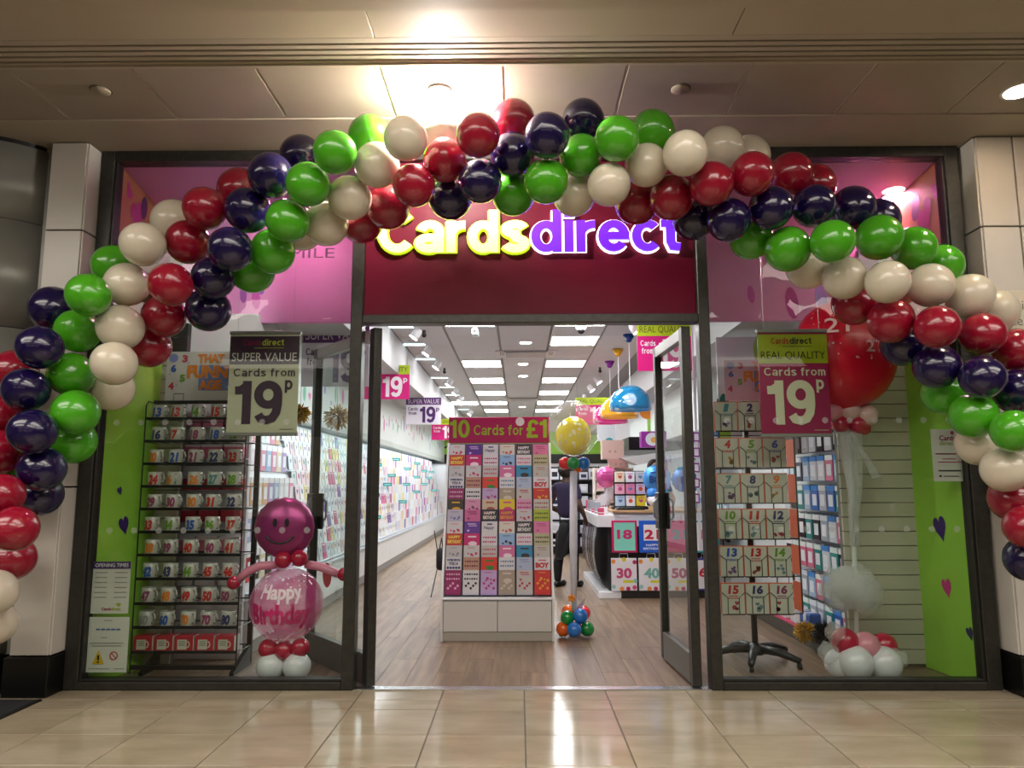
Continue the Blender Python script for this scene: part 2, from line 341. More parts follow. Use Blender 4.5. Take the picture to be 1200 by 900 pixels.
# ---- fascia with the illuminated name
fa = struct(MB().bbox(-1.06, 1.215, .0, .05, 2.44, 3.545, .004).build('wall_fascia', noisy('#52081e', '#590a22', 2, .45)))
fa.data.materials[0].node_tree.nodes['Principled BSDF'].inputs['Specular IOR Level'].default_value = .15
sg = thing('illuminated_sign', 'illuminated shop name sign reading Cardsdirect in lime and purple letters on maroon fascia', 'sign', (0, -.0, 2.9))
def lit(h, e, nm): return mat(h, .4, emit=e, name=nm)
LY, LP, LW = lit('#e9f08a', 1.5, 'lit lime'), lit('#5b16c8', 1.2, 'lit purple'), lit('#fff6ff', 1.6, 'lit white')
def letters(full, X0_, X1_, zb, zt, m_face, m_edge, w=.185):
    gap = .055; ws = []
    for c in full: v, f = glyph(c, w); ws.append((min(p[0] for p in v), max(p[0] for p in v)))
    k = (X1_-X0_)/(sum(b-a for a, b in ws)+gap*(len(full)-1)); x = X0_; kz = zt-zb
    for c, (a, b) in zip(full, ws):
        M = face((0, 0, -2.9), off=0); v, f = glyph(c, w); b_ = MB(); solid(b_, [(x+(p-a)*k, zb+q*kz, e) for p, q, e in v], f, M, .03, .05); o = b_.build('letter', m_face, sg)
        v, f = glyph(c, w+.06); b_ = MB(); solid(b_, [(x+(p-a)*k, zb+q*kz, e) for p, q, e in v], f, M, .004, .03); b_.build('letter_halo', m_edge, o)
        x += (b-a+gap)*k
letters('Cards', -.972, .075, 2.878, 3.175, LY, lit('#b9e01e', 1.0, 'lit edge'))
letters('direct', .088, 1.115, 2.878, 3.175, LP, LW, .175)

# ---- window reveals: upper display box, lime side walls, slat walls
PINK = noisy('#d99acb', '#dfa5d2', 1.0, .5)
tan = noisy('#a9714a', '#b67d55', 1.5, .55)
LIME = noisy('#8fc83c', '#9bd247', 1.2, .45)
for s, xo, xb, nm in ((-1, -2.83, -2.98, 'left'), (1, 2.96, 3.05, 'right')):
    xs = sorted((xo, xb)); xa = -1.06 if s < 0 else 1.215
    # splayed side wall: lime below, tan above
    def side(z0, z1, y1, xe, m, nm_):
        t = s*.03
        return MB().add([(xo, .06, z0), (xe, y1, z0), (xe+t, y1, z0), (xo+t, .06, z0), (xo, .06, z1), (xe, y1, z1), (xe+t, y1, z1), (xo+t, .06, z1)],
                        [(3,2,1,0),(4,5,6,7),(0,1,5,4),(1,2,6,5),(2,3,7,6),(3,0,4,7)]).build(nm_, m)
    xe = -2.70 if s < 0 else 2.89
    wl = struct(side(0, 2.5, .56, xe, LIME, 'wall_%s_reveal' % nm))
    wt = struct(side(2.5, 3.56, .95, xb, tan, 'wall_%s_reveal_upper' % nm))
    for px, py, sz, hc, an in (((145, 615, .075, '#3b1f6e', .3), (137, 470, .07, '#d84aa0', -.6), (140, 575, .035, '#3b1f6e', .4)) if s < 0 else
                           ((1102, 618, .10, '#3b1f6e', .25), (1110, 688, .075, '#c93a86', .2), (1137, 742, .05, '#2d2460', .3))):
        # meet the splayed wall: solve along the ray
        r = ray(px, py); A = Vector((xo, .06, 0)); B = Vector((xe, .56, 0)); nrm = Vector((B.y-A.y, -(B.x-A.x), 0)).normalized()
        tt = (A-CAM).dot(nrm)/r.dot(nrm); q = CAM+r*tt; U = Vector((0, 0, 1)); N = nrm if nrm.dot(r) < 0 else -nrm; Xv = U.cross(N)
        M = Matrix((Xv, U, N)).transposed().to_4x4(); M.translation = q+N*.003
        b = MB(); heart(b, 0, 0, sz, M, an, sx=.62); b.build('heart_decal', mat(hc, .5), wl)
    # printed flower figure on the upper side wall
    A = Vector((xo, .06, 0)); B = Vector((xb, .95, 0)); nrm = Vector((B.y-A.y, -(B.x-A.x), 0)).normalized()
    r = ray(165 if s < 0 else 1078, 248); q = CAM+r*((A-CAM).dot(nrm)/r.dot(nrm)); N = nrm if nrm.dot(r) < 0 else -nrm
    U = Vector((0, 0, 1)); M = Matrix((U.cross(N), U, N)).transposed().to_4x4(); M.translation = q+N*.003
    b = MB(); disc(b, .06*-s, .05, .10, M, ry=.07, a=1.2); b.build('flower_print', mat('#4a1f5e', .5), wt)
    b = MB(); heart(b, -.08*-s, -.06, .13, M, .4); heart(b, -.27*-s, .05, .07, M, -.5); b.build('flower_print', mat('#b02f86', .5), wt)
    # pink back panel of the display box and its ceiling
    bk = struct(MB().bbox(*sorted((xa, xb)), .95, 1.0, 2.605, 3.58, .004).build('wall_%s_display' % nm, PINK))
    struct(MB().box(*sorted((xa, xb+s*.05)), .06, 1.0, 3.56, 3.62).build('ceiling_%s_display' % nm, PINK))
    hd = [('#a05ab0', 285, 345, .05), ('#c860b4', 300, 350, .06), ('#8f66c8', 306, 335, .05), ('#c860b4', 283, 325, .04)] if s < 0 else [('#b8409a', 928, 355, .09), ('#9a7fd0', 962, 350, .08), ('#c860b4', 880, 345, .05)]
    for hc, px, py, sz in hd:
        q = P(px, py, .95); b = MB(); disc(b, q.x, q.z, sz*.6, face((0, .95, 0)), ry=sz*1.5, a=.1); b.build('petal_print', mat(hc, .5), bk)
    # panel between door head box and shop ceiling
b = MB(); write(b, 'SMILE', P(326, 303, .95).x, P(392, 303, .95).x, 3.15, 3.235, face((0, .95, 0))); b.build('wall_lettering', mat('#3a2238', .5), bpy.data.objects['wall_left_display'])
struct(MB().box(-1.06, 1.215, .95, 1.0, 2.605, 3.6).build('wall_over_door', PINK))
# display downlights
def downlight(loc, r, e, label, col='#fff0e4', group=None, cat='downlight'):
    t = thing('downlight', label, cat, loc, group=group)
    MB().lathe([(r, .0), (r*1.18, -.004), (r*1.2, .004), (r, .004)], 24).build('trim_ring', mat('#d8d4cc', .4), t, True)
    MB().lathe([(0, -.001), (r*.98, -.001)], 24).build('lens', mat(col, .4, emit=e), t)
    return t
q = G(1048, 231, 3.555); downlight(tuple(q), .085, MALL_LAMP*.9, 'pink glowing round downlight in ceiling of the right window display', '#ffd0e8')
downlight((-1.75, .5, 3.555), .085, MALL_LAMP*.9, 'round downlight in ceiling of the left window display', '#ffd0e8')
q = G(1195, 108, CZ); downlight((q.x, q.y, CZ+.003), .085, MALL_LAMP, 'lit round downlight in the soffit at the right edge', '#fff2e0')
for px, py, nm in ((118, 107, 'left of the arch'), (797, 105, 'right of the arch')):
    q = G(px, py, CZ); t = thing('ceiling_sensor', 'flat round cover disc in the soffit '+nm, 'sensor', (q.x, q.y, CZ+.005))
    MB().lathe([(.055, .0), (.055, -.006), (.048, -.012), (0, -.013)], 24).build('cover', mat('#a39683', .5), t, True)
    MB().lathe([(.056, .0), (.062, -.001), (.062, .001)], 24).build('shadow_ring', mat('#4d4437', .6), t)
# surface lamp glowing behind the top of the arch
q = G(515, 106, CZ); t = thing('soffit_lamp', 'dazzling bare lamp under the soffit above the balloon arch', 'lamp', (q.x, q.y, CZ+.006))
MB().lathe([(.07, 0), (.07, -.02), (.04, -.03)], 20).build('base', mat('#d8d4cc', .4), t, True)
MB().ball((0, 0, -.075), .055, 16, 10).build('bulb', mat('#fff6ee', .4, emit=BULB), t, True)
# slat walls
slat_m = noisy('#b7b3a1', '#c2beac', 1.0, .5)
for nm, x0, x1, zt in (('wall_slat_right', 2.36, 2.90, 2.3), ('wall_slat_left', -2.95, -2.52, 2.3)):
    b = struct(MB().box(x0, x1, .575, .62, 0, zt).build(nm, mat('#6f6b5e', .7)))
    z = .02
    while z < zt-.05:
        MB().bbox(x0, x1, .555, .578, z, z+.098, .003).build('slat', slat_m, b); z += .1035
    MB().box(x0, x1, .56, .62, zt, 2.52).build('black_header', BLACK, b)

# ================================================================== SHOP SHELL
WALLW = noisy('#d5d6d8', '#dcdddf', 1.0, .6)
struct(MB().box(-2.72, -2.62, .62, 16, 0, 3.2).build('wall_left', WALLW))
struct(MB().box(2.78, 2.88, .62, 16, 0, 3.2).build('wall_right', WALLW))
bw = struct(MB().box(-2.72, 2.88, 16, 16.1, 0, 3.2).build('wall_back', WALLW))
MB().box(-2.62, 2.78, 15.97, 15.998, 2.0, 2.75).build('green_band', LIME, bw)
MB().box(-2.62, 2.78, 15.95, 15.97, 1.86, 2.12).build('black_band', BLACK, bw)
b = MB(); q = P(514, 528, 15.95); write(b, 'Mu', q.x-.02, q.x+.7, 2.2, 2.42, face((0, 15.968, 0))); b.build('wall_lettering', mat('#15201a', .5), bw)
sc_ = struct(MB().box(-2.72, 2.88, .99, 16, 3.12, 3.2).build('ceiling_shop', mat('#8f8f8f', .8)))
ctile = noisy('#c9c9cb', '#cfcfd1', 30, .7); ct = MB().bbox(.003, .607, .003, .607, 0, .015, .003).mesh('ceiling_tile', ctile)
lights = []
PX = {'L': -.865, 'R': .40}
ly = [1.6, 2.81, 4.18, 6.0, 7.8, 9.62, 11.4, 13.3]
skip = set()
for i in range(-3, 4):
    for j in range(25):
        x = -.865+i*.632; y = 1.0+j*.6067
        if i in (0, 2) and any(abs(y-v) < .31 for v in ly) and not (i == 0 and 3 < y < 5): continue
        if x < -1.5 or x+.61 > 2.7: pass
        link('ceiling_tile', ct, sc_, (x, y, 3.105))
TUBE = mat('#ffffff', .4, emit=SHOP_LIGHT, name='panel light')
pl = MB().box(.025, .585, .025, .585, -.002, .0).mesh('diffuser', TUBE)
pf = MB().bbox(0, .61, 0, .61, .0, .02, .003).mesh('light_frame', mat('#e8e8e8', .5))
for nm, i in (('left', 0), ('right', 2)):
    n = 0
    for yy in ly:
        if i == 0 and 3 < yy < 5: continue
        j = round((yy-1.0)/.6067); t = thing('panel_light', '%s square panel light from the door in the %s row of the shop ceiling' % (ORD[n], nm), 'ceiling light', (-.865+i*.632, 1.0+j*.6067, 3.10), group='ceiling panel lights')
        link('light_frame', pf, t); link('diffuser', pl, t); n += 1
t = thing('panel_light', 'square panel light beside the left bulkhead, far inside the shop', 'ceiling light', (-1.52, 11.4, 3.10), group='ceiling panel lights')
link('light_frame', pf, t); link('diffuser', pl, t)
for k, (px, py) in enumerate(((616, 402), (613, 427), (613, 441), (612, 477))):
    q = G(px, py, 3.1); downlight((q.x, q.y, 3.103), .075, SPOT_LIGHT, '%s small round downlight from the door along the middle of shop ceiling' % ORD[k], '#ffffff', 'round shop downlights')
def spot(k, p, side, lab):
    t = thing('spotlight', lab, 'spotlight', p, group='shop spotlights')
    MB().tube([(0, 0, .0), (0, 0, -.05)], .012).build('stem', WHITE, t)
    d = Vector((side*.55, -.1, -.8)).normalized(); a = Vector((0, 0, -.08)); M = d.to_track_quat('Z', 'Y').to_matrix().to_4x4(); M.translation = a
    MB().lathe([(.035, -.06), (.05, -.02), (.055, .06)], 14, M=M).build('head', WHITE, t, True)
    MB().lathe([(0, .061), (.052, .061)], 14, M=M).build('lens', mat('#ffffff', .4, emit=SPOT_LIGHT*1.5), t)
for k, yy in enumerate((3.44, 4.55, 5.69, 7.63, 8.88, 10.1, 13.1)):
    spot(k, (-1.18, yy, 3.1), -1, '%s white spotlight from the door along the left bulkhead' % ORD[k])
    MB().box(-1.5, -1.22, yy-.06, yy+.06, 3.098, 3.101).build('light_streak', mat('#e6fbff', .4, emit=1.6), sc_)  # streak of spotlight spill on the ceiling, put in as a faintly glowing strip
for k, (px, py) in enumerate(((743, 381), (700, 443), (692, 453), (686, 463))):
    q = G(px, py, 3.05); spot(k, (q.x, q.y, 3.1), 1, '%s white spotlight from the door on the right of the ceiling' % ORD[k])
# air conditioning cassettes
for yy, nm in ((5.0, 'near'), (10.6, 'far')):
    t = thing('air_conditioner', '%s ceiling air conditioning cassette with dark slot in the middle aisle' % nm, 'air conditioner', (.10, yy, 3.10))
    MB().bbox(-.42, .42, 0, .55, -.012, .0, .004).build('panel', mat('#d6d3d2', .5), t)
    MB().box(-.30, .30, -.002, .04, -.015, -.011).build('slot', BLACK, t)
    MB().bbox(-.28, .28, .08, .46, -.022, -.012, .004).build('grille', mat('#b9b2b0', .5), t)
    for s in (-1, 1):
        for k in range(3): MB().box(s*.335+k*.022-.02, s*.335+k*.022-.012, .05, .3, -.014, -.011).build('vent_slit', mat('#55504e', .5), t)
# smoke detectors, cameras on the ceiling
for px, py, lab, dome in ((497, 393, 'black track camera near the left bulkhead', 0), (521, 436, 'black ceiling sensor further along the left bulkhead', 0), (703, 435, 'small black ceiling sensor by the right spotlights', 0), (681, 387, 'white dome camera with dark eye on the shop ceiling', 1), (557, 388, 'white projecting camera on the shop ceiling near the door', 2)):
    q = G(px, py, 3.04); t = thing('security_camera', lab, 'camera', (q.x, q.y, 3.1))
    if dome == 1:
        MB().lathe([(.06, 0), (.06, -.04), (.045, -.06)], 16).build('housing', WHITE, t, True); MB().ball((0, 0, -.06), .045, 12, 8).build('dome', BLACK, t, True)
    elif dome == 2:
        MB().tube([(0, 0, 0), (0, 0, -.05)], .015).build('stem', WHITE, t); MB().bbox(-.035, .035, -.12, .06, -.12, -.05, .01).build('housing', mat('#cfe6e6', .3), t); MB().tube([(0, -.12, -.085), (0, -.13, -.085)], .02).build('lens', BLACK, t)
    else:
        MB().tube([(0, 0, 0), (0, 0, -.05)], .02).build('stem', BLACK, t); MB().ball((0, 0, -.06), .028, 10, 6).build('head', BLACK, t, True)
# bulkhead and lit graphic pelmet above the left wall unit
struct(MB().box(-2.62, -1.5, 1.0, 16, 2.66, 3.1).build('trim_3', noisy('#b5b5b6', '#bdbdbe', 1, .6)))
pel = struct(MB().box(-2.62, -2.1, .85, 16, 1.98, 2.66).build('trim_4', mat('#dfe8e6', .55)))
b1, b2, b3 = MB(), MB(), MB(); M = face((-2.1, 0, 0), '+x', .003)
for k in range(70):
    y = 1.0+k*.2+random.uniform(-.06, .06); z = random.uniform(2.15, 2.55); b = random.choice((b1, b2, b3))
    (heart if k % 2 else disc)(b, y, z, random.uniform(.03, .06), M, **({'a': random.uniform(-.5, .5)} if k % 2 else {'ry': random.uniform(.07, .12)}))
for b, h in ((b1, '#d77bb0'), (b2, '#8f92cf'), (b3, '#79c9a8')): tag(b.build('petal_print', mat(h, .5), pel), kind='stuff')
MB().bbox(-2.2, -2.14, .9, 15.9, 1.965, 1.98, .003).build('led_strip', mat('#f4fbff', .4, emit=SHOP_LIGHT*.6), pel)
MB().bbox(-2.12, -2.098, .85, 16, 1.90, 1.985, .003).build('pelmet_lip', mat('#c9d2cf', .5), pel)
struct(MB().box(1.9, 2.78, 1.0, 16, 2.66, 3.1).build('trim_5', noisy('#b5b5b6', '#bdbdbe', 1, .6)))
pr = struct(MB().box(2.3, 2.78, 4.0, 16, 1.98, 2.66).build('trim_6', mat('#dfe8e6', .55)))

# ================================================================== BALLOON ARCH
RED, GRN, PUR, WHT = 'red', 'green', 'purple', 'white'
BC = {RED: mat('#930f2b', .22, coat=.5, sub=.15), GRN: mat('#4aa51c', .22, coat=.5, sub=.15), PUR: mat('#150b3c', .2, coat=.5), WHT: mat('#d9cfbb', .25, coat=.4, sub=.2)}
# pixel x, y, colour, layer (0 front, 1 behind, 2 at the back), in order along the arch from the left foot
ARCH = [(-8,731,WHT,1),(-8,694,WHT,0),(14,655,RED,1),(16,620,RED,0),(2,580,RED,0),(44,578,PUR,1),(48,550,PUR,0),(9,560,GRN,2),(-2,530,RED,1),(39,506,PUR,0),(85,517,GRN,1),(2,487,RED,1),(87,482,GRN,0),
 (32,456,PUR,0),(16,436,RED,2),(127,455,WHT,1),(84,439,GRN,0),(46,407,PUR,0),(134,424,WHT,0),(72,366,PUR,2),(90,390,GRN,0),(143,383,WHT,0),(175,403,RED,2),(105,347,GRN,0),(191,372,RED,1),(149,334,WHT,0),(239,362,PUR,1),
 (134,312,GRN,2),(168,286,WHT,0),(201,333,RED,0),(250,327,PUR,0),(204,260,WHT,2),(219,283,RED,0),(293,317,GRN,2),(271,292,PUR,0),(241,244,RED,0),(319,293,GRN,1),(281,223,RED,2),(289,245,PUR,0),(338,259,GRN,0),(352,268,WHT,2),(317,207,PUR,0),
 (383,261,WHT,1),(361,216,GRN,0),(353,183,PUR,2),(410,232,WHT,0),(422,258,RED,2),(392,178,GRN,0),(453,242,RED,1),(441,194,WHT,0),(433,159,GRN,2),(486,216,RED,0),(475,162,WHT,0),(527,230,PUR,1),(520,187,RED,0),(518,150,WHT,1),
 (562,212,PUR,0),(560,158,RED,0),(601,226,GRN,1),(601,181,PUR,0),(602,142,RED,1),(640,212,GRN,0),(641,158,PUR,0),(673,228,WHT,1),(681,182,GRN,0),(683,141,PUR,1),(714,216,WHT,0),(723,162,GRN,0),(747,236,RED,1),(758,194,WHT,0),(764,155,GRN,1),
 (786,231,RED,0),(803,179,WHT,0),(813,255,PUR,1),(834,215,RED,0),(846,174,WHT,1),(854,257,PUR,0),(882,279,GRN,1),(881,204,RED,0),(878,184,WHT,2),(904,244,PUR,0),(923,290,GRN,0),(926,204,RED,1),(949,312,WHT,1),(954,241,PUR,0),(956,218,RED,2),(975,283,GRN,0),(989,325,WHT,0),
 (998,243,PUR,1),(1004,356,RED,1),(1031,278,GRN,0),(1029,258,PUR,2),(1040,330,WHT,0),(1044,375,RED,0),(1060,404,PUR,1),(1072,291,GRN,1),(1091,334,WHT,0),(1097,383,RED,0),(1103,311,GRN,2),(1098,429,PUR,0),(1107,460,GRN,1),(1138,348,WHT,1),(1152,391,RED,0),(1141,487,GRN,0),
 (1151,442,PUR,0),(1166,364,WHT,2),(1148,520,WHT,1),(1192,411,RED,0),(1178,550,WHT,0),(1189,505,GRN,0),(1193,458,PUR,0),(1187,585,RED,1),(1204,618,RED,0),(1206,655,PUR,0)]
def balloon_profile(r, n=12):
    pr = []
    for i in range(n+1):
        t = math.pi*i/n; pr.append((r*math.sin(t)*(1-.06*math.cos(t)), r*(1.03*math.cos(t)+(.05 if i == n else 0)*-1)))
    return pr
def balloon_mesh(r, m, nm='balloon'):
    b = MB(); pr = balloon_profile(r)[::-1]
    pr = [(0.010*r/.14, -r*1.10), (.006*r/.14, -r*1.07), (.012*r/.14, -r*1.04)]+pr[1:]
    return b.lathe(pr, 26).mesh(nm, m, True)
BM = {c: balloon_mesh(.138, BC[c]) for c in BC}
BR = .136; pos = []
for px, py, c, ly_ in ARCH:                                     # settle the balloons against each other in depth
    r = ray(px, py); cap = min(-.24, (CZ-.165-CAM.z)*r.y/r.z+CAM.y if r.z > 0 else 0)
    if px < 60 or px > 1130: cap = min(cap, -.40)
    fw = max(0, min(1, 1.6-abs(px-610)/250))*.40            # the crown of the arch leans out under the soffit
    pos.append([px, py, min((-.60, -.44, -.31)[ly_]-fw, cap), cap])
for it in range(60):
    for i in range(len(pos)):
        for j in range(i):
            if abs(pos[i][0]-pos[j][0]) > 60 or abs(pos[i][1]-pos[j][1]) > 60: continue
            d = (P(*pos[i][:3])-P(*pos[j][:3])).length; g = 1.93*BR-d
            if g > 0:
                u, v = (pos[i], pos[j]) if pos[i][2] < pos[j][2] else (pos[j], pos[i])
                u[2] = max(-1.15, u[2]-g*.35); v[2] = min(v[3], v[2]+g*.35)
fwd = CROT @ Vector((0, 0, -1)); bc3 = []
for px, py, Y, cp_ in pos:
    q = P(px, py, Y); bc3.append([q, random.uniform(.97, 1.03)*25.8*(q-CAM).dot(fwd)/FPX])
lamp_c = G(515, 106, CZ)+Vector((0, 0, -.06))
for it in range(160):                                           # then let touching balloons nudge each other apart
    for i in range(len(bc3)):
        a = bc3[i]
        for j in range(i):
            b = bc3[j]; d = a[0]-b[0]
            if abs(d.x) > .3 or abs(d.z) > .3: continue
            g = (a[1]+b[1])*1.03-d.length
            if g > 0: d.normalize(); d.y *= 2.0; d.normalize(); a[0] += d*g*.3; b[0] -= d*g*.3
        d = a[0]-lamp_c; g = a[1]*1.06+.085-d.length
        if g > 0: a[0] += d.normalized()*g*.5
        a[0].z = min(a[0].z, CZ-.02-a[1]*1.05); a[0].y = min(a[0].y, -.24-a[1]*1.1 if abs(a[0].x) > 2.75 else -.07-a[1]*1.1)
cnt = {}
for (q, rad), (_, _, c, ly_) in zip(bc3, ARCH):
    k = cnt.get(c, 0); cnt[c] = k+1
    o = link('balloon', BM[c], None, q); s = rad/.138; o.scale = (s, s, s)
    o.rotation_mode = 'QUATERNION'; o.rotation_quaternion = Vector((random.uniform(-.3, .3), -1, random.uniform(-.3, .3))).to_track_quat('Z', 'Y')
    tag(o, '%s latex balloon in the arch, the %s %s one counted from the left foot' % (c, ORD[k], c), 'balloon', 'balloons of the arch')

# ================================================================== POSTERS IN THE WINDOWS
def poster(x0, x1, z0, z1, style, label, y=.06):
    t = thing('hanging_poster', label, 'poster', ((x0+x1)/2, y, z0)); W = (x1-x0)/2; H = z1-z0; M = face((0, -.004, 0)); M2 = face((0, -.006, 0))
    A, B, C1, C2, D1 = {'super': ('#3c2138', '#c3c0a6', '#d8d5cc', '#3a1f36', '#a9b51f'), 'real': ('#8f9a16', '#8f1748', '#26220a', '#c8c4a8', '#22101a')}[style]
    MB().box(-W, W, -.003, .003, .0, H).build('sheet', mat(B, .35), t)
    b = MB(); rect(b, -W, W, H*.685, H*.965, M); b.build('header_print', mat(A, .35), t)
    for z in (-.012, H-.012): MB().bbox(-W-.006, W+.006, -.012, .012, z, z+.024, .004).build('rail', mat('#8d8d88', .35, .4), t)
    for s in (-1, 1): MB().tube([(s*W*.8, 0, H), (s*W*.8, 0, 3.5-z0)], .0012, 4).build('wire', STEEL, t)
    b = MB(); sfont(b, 'Cards', -W*.62, -W*.10, H*.872, H*.935, M2); b.build('logo_print', mat('#7a1440' if style == 'super' else '#a0301e', .5), t)
    b = MB(); sfont(b, 'direct', -W*.075, W*.55, H*.872, H*.935, M2); rect(b, -W*.3, W*.55, H*.845, H*.85, M2); b.build('logo_print', mat(D1, .5), t)
    b = MB(); write(b, 'SUPER VALUE' if style == 'super' else 'REAL QUALITY', -W*.93, W*.93, H*.715, H*.80, M2); b.build('header_text', mat(C1, .5), t)
    b = MB(); sfont(b, 'Cards from', -W*.86, W*.9, H*.565, H*.645, M2, .13, .13); nineteen(b, -W*.8, W*.56, H*.10, H*.52, M2); sfont(b, 'p', W*.62, W*.84, H*.435, H*.56, M2, .17)
    rect(b, W*.5, W*.9, H*.045, H*.05, M2); b.build('price_text', mat(C2, .5), t)
a = P(265, 509, .06); b = P(352, 390, .06); poster(a.x, b.x, a.z, b.z, 'super', 'dark and cream Super Value 19p poster hanging in the left shop window')
a = P(887, 388, .06); b = P(975, 510, .06); poster(a.x, b.x, b.z, a.z, 'real', 'olive and maroon Real Quality 19p poster hanging in the right shop window')
# paper notices stuck inside the panes
def notice(px0, py0, px1, py1, label, draw):
    a, b = P(px0, py0, .012), P(px1, py1, .012); W = b.x-a.x; H = a.z-b.z
    t = thing('window_notice', label, 'notice', (a.x, .012, b.z)); MB().box(0, W, -.001, .001, 0, H).build('sheet', mat('#c9c7bd', .6), t)
    draw(t, W, H, face((0, -.002, 0)))
def lines(t, W, H, M, rows, h='#8b8982'):
    b = MB()
    for z, x0, x1 in rows: rect(b, W*x0, W*x1, H*z, H*(z+.014), M)
    tag(b.build('fine_print', mat(h, .6), t), kind='stuff')
def opening(t, W, H, M):
    b = MB(); rect(b, 0, W, H*.86, H, M); b.build('header_print', mat('#3b1f5e', .5), t)
    M2 = M.copy(); M2.translation += Vector((0, -.001, 0)); b = MB(); write(b, 'OPENING TIMES', W*.06, W*.94, H*.895, H*.965, M2); b.build('header_text', PAPER, t)
    lines(t, W, H, M, [(.78-.095*k, .07, .4) for k in range(6)]+[(.78-.095*k, .6, .93) for k in range(6)])
    b = MB(); write(b, 'Cards', W*.3, W*.55, H*.06, H*.12, M, .03); b.build('logo_print', mat('#8f1748', .5), t); b = MB(); write(b, 'direct', W*.56, W*.8, H*.06, H*.12, M, .03); heart(b, W*.74, H*.17, W*.06, M); b.build('logo_print', mat('#9aa51f', .5), t)
def safety(t, W, H, M):
    lines(t, W, H, M, [(.93, .4, .6), (.62, .35, .5), (.52, .1, .9), (.47, .15, .85), (.06, .1, .6), (.06, .7, .95)])
    b = MB()
    for k in range(5): rect(b, W*(.22+.12*k), W*(.32+.12*k), H*.76, H*.79, M)
    b.build('card_logos', mat('#5a6f9f', .5), t)
    b = MB(); b.add([M @ Vector(p) for p in ((W*.18, H*.15, 0), (W*.46, H*.15, 0), (W*.32, H*.40, 0))], [(0, 1, 2)]); b.build('warning_triangle', mat('#c9a50e', .5), t)
    M2 = M.copy(); M2.translation += Vector((0, -.001, 0)); b = MB(); rect(b, W*.295, W*.345, H*.22, H*.31, M2); rect(b, W*.295, W*.345, H*.175, H*.2, M2); b.build('warning_mark', BLACK, t)
    b = MB(); n = 20; ring = [(math.cos(2*math.pi*k/n), math.sin(2*math.pi*k/n)) for k in range(n)]
    b.add([M @ Vector((W*.68+r*W*.1*x, H*.30+r*W*.1*y, 0)) for r in (.75, 1) for x, y in ring], [(k, (k+1) % n, n+(k+1) % n, n+k) for k in range(n)])
    b.add([M @ Vector((W*.68+x*W*.1, H*.30+y*W*.1, 0)) for x, y in ((-.7, .55), (-.55, .7), (.7, -.55), (.55, -.7))], [(0, 1, 2, 3)]); b.build('no_smoking_mark', mat('#b3271e', .5), t)
def carddir(t, W, H, M):
    b = MB(); write(b, 'Cards', W*.25, W*.75, H*.78, H*.88, M, .02); disc(b, W*.66, H*.93, W*.06, M); b.build('logo_print', mat('#8f1748', .5), t)
    b = MB(); write(b, 'direct', W*.25, W*.75, H*.69, H*.77, M, .02); b.build('logo_print', mat('#9aa05c', .5), t)
    lines(t, W, H, M, [(.52, .1, .88), (.515, .1, .88), (.42, .3, .72), (.36, .15, .88)], '#a5315c'); lines(t, W, H, M, [(.2, .15, .85), (.19, .15, .85), (.09, .3, .75)], '#333333')
    b = MB(); disc(b, W*.2, H*.1, W*.035, M); b.build('logo_dot', BLACK, t)
notice(110, 658, 150, 719, 'opening times notice with purple header stuck on the left window', opening)
notice(103, 723, 148, 788, 'safety notice with yellow warning triangle low on the left window', safety)
notice(1090, 503, 1133, 564, 'white paper notice with shop logo stuck on the right window', carddir)
# cream sign on the right pier
a, b = P(1163, 341, -.2), P(1290, 400, -.2); t = thing('wall_sign', 'cream sign with thin grey lettering on the right pier behind the arch', 'sign', (a.x, -.2, b.z))
MB().bbox(0, b.x-a.x, -.012, .004, 0, a.z-b.z, .003).build('board', mat('#cfc8b4', .5), t); W = b.x-a.x; H = a.z-b.z; M = face((0, -.012, 0)); bb = MB()
for k, s in enumerate(('Lewis', 'Later', 'men')): write(bb, s, .02, .02+(.20, .19, .16)[k], H*(.62-.31*k), H*(.62-.31*k)+.062, M)
bb.build('lettering', mat('#6d675c', .5), t)
q = G(5, 828); t = thing('floor_mat', 'dark floor mat beside the left column plinth', 'mat', (q.x-.45, q.y+.12, 0)); MB().bbox(0, .6, -.45, 0, 0, .008, .003).build('pile', noisy('#101014', '#1a1a20', 60, .9), t); MB().bbox(.575, .6, -.45, .0, .0, .011, .003).build('edging', mat('#0a0a0a', .5), t)

# ================================================================== MUG RACK IN THE LEFT WINDOW
RX0, RX1, RY0, RY1 = -2.70, -1.965, .36, .66
rk = thing('mug_rack', 'black wire display rack full of number mugs in the left window', 'rack', (RX0, RY0, 0)); RW = RX1-RX0; RD = RY1-RY0
shelf_px = [491, 517.5, 544, 570.5, 597, 624, 651, 679, 708, 736, 765]
SZ = [P(225, y, RY0).z for y in shelf_px]; TOPZ = P(225, 470, RY0).z
for x in (0, RW): MB().tube([(x, 0, .0), (x, 0, TOPZ-.03), (x, .03, TOPZ), (x, RD-.02, TOPZ), (x, RD, TOPZ-.02), (x, RD, 0)], .005).build('side_frame', WIRE, rk)
for x in (.10, RW-.01):
    MB().bbox(x-.018, x+.018, RD-.03, RD, .02, TOPZ+.02, .003).build('upright', WIRE, rk)
    MB().add([(x-.015, -.05, 0), (x+.015, -.05, 0), (x+.015, RD, 0), (x-.015, RD, 0), (x-.015, -.05, .02), (x+.015, -.05, .02), (x+.015, RD, .16), (x-.015, RD, .16)], [(3,2,1,0),(4,5,6,7),(0,1,5,4),(1,2,6,5),(2,3,7,6),(3,0,4,7)]).build('foot', WIRE, rk)
MB().bbox(0, RW, -.01, .02, .03, .06, .003).build('base_bar', WIRE, rk); MB().bbox(.05, RW, .0, .02, TOPZ-.02, TOPZ+.005, .003).build('top_bar', WIRE, rk)
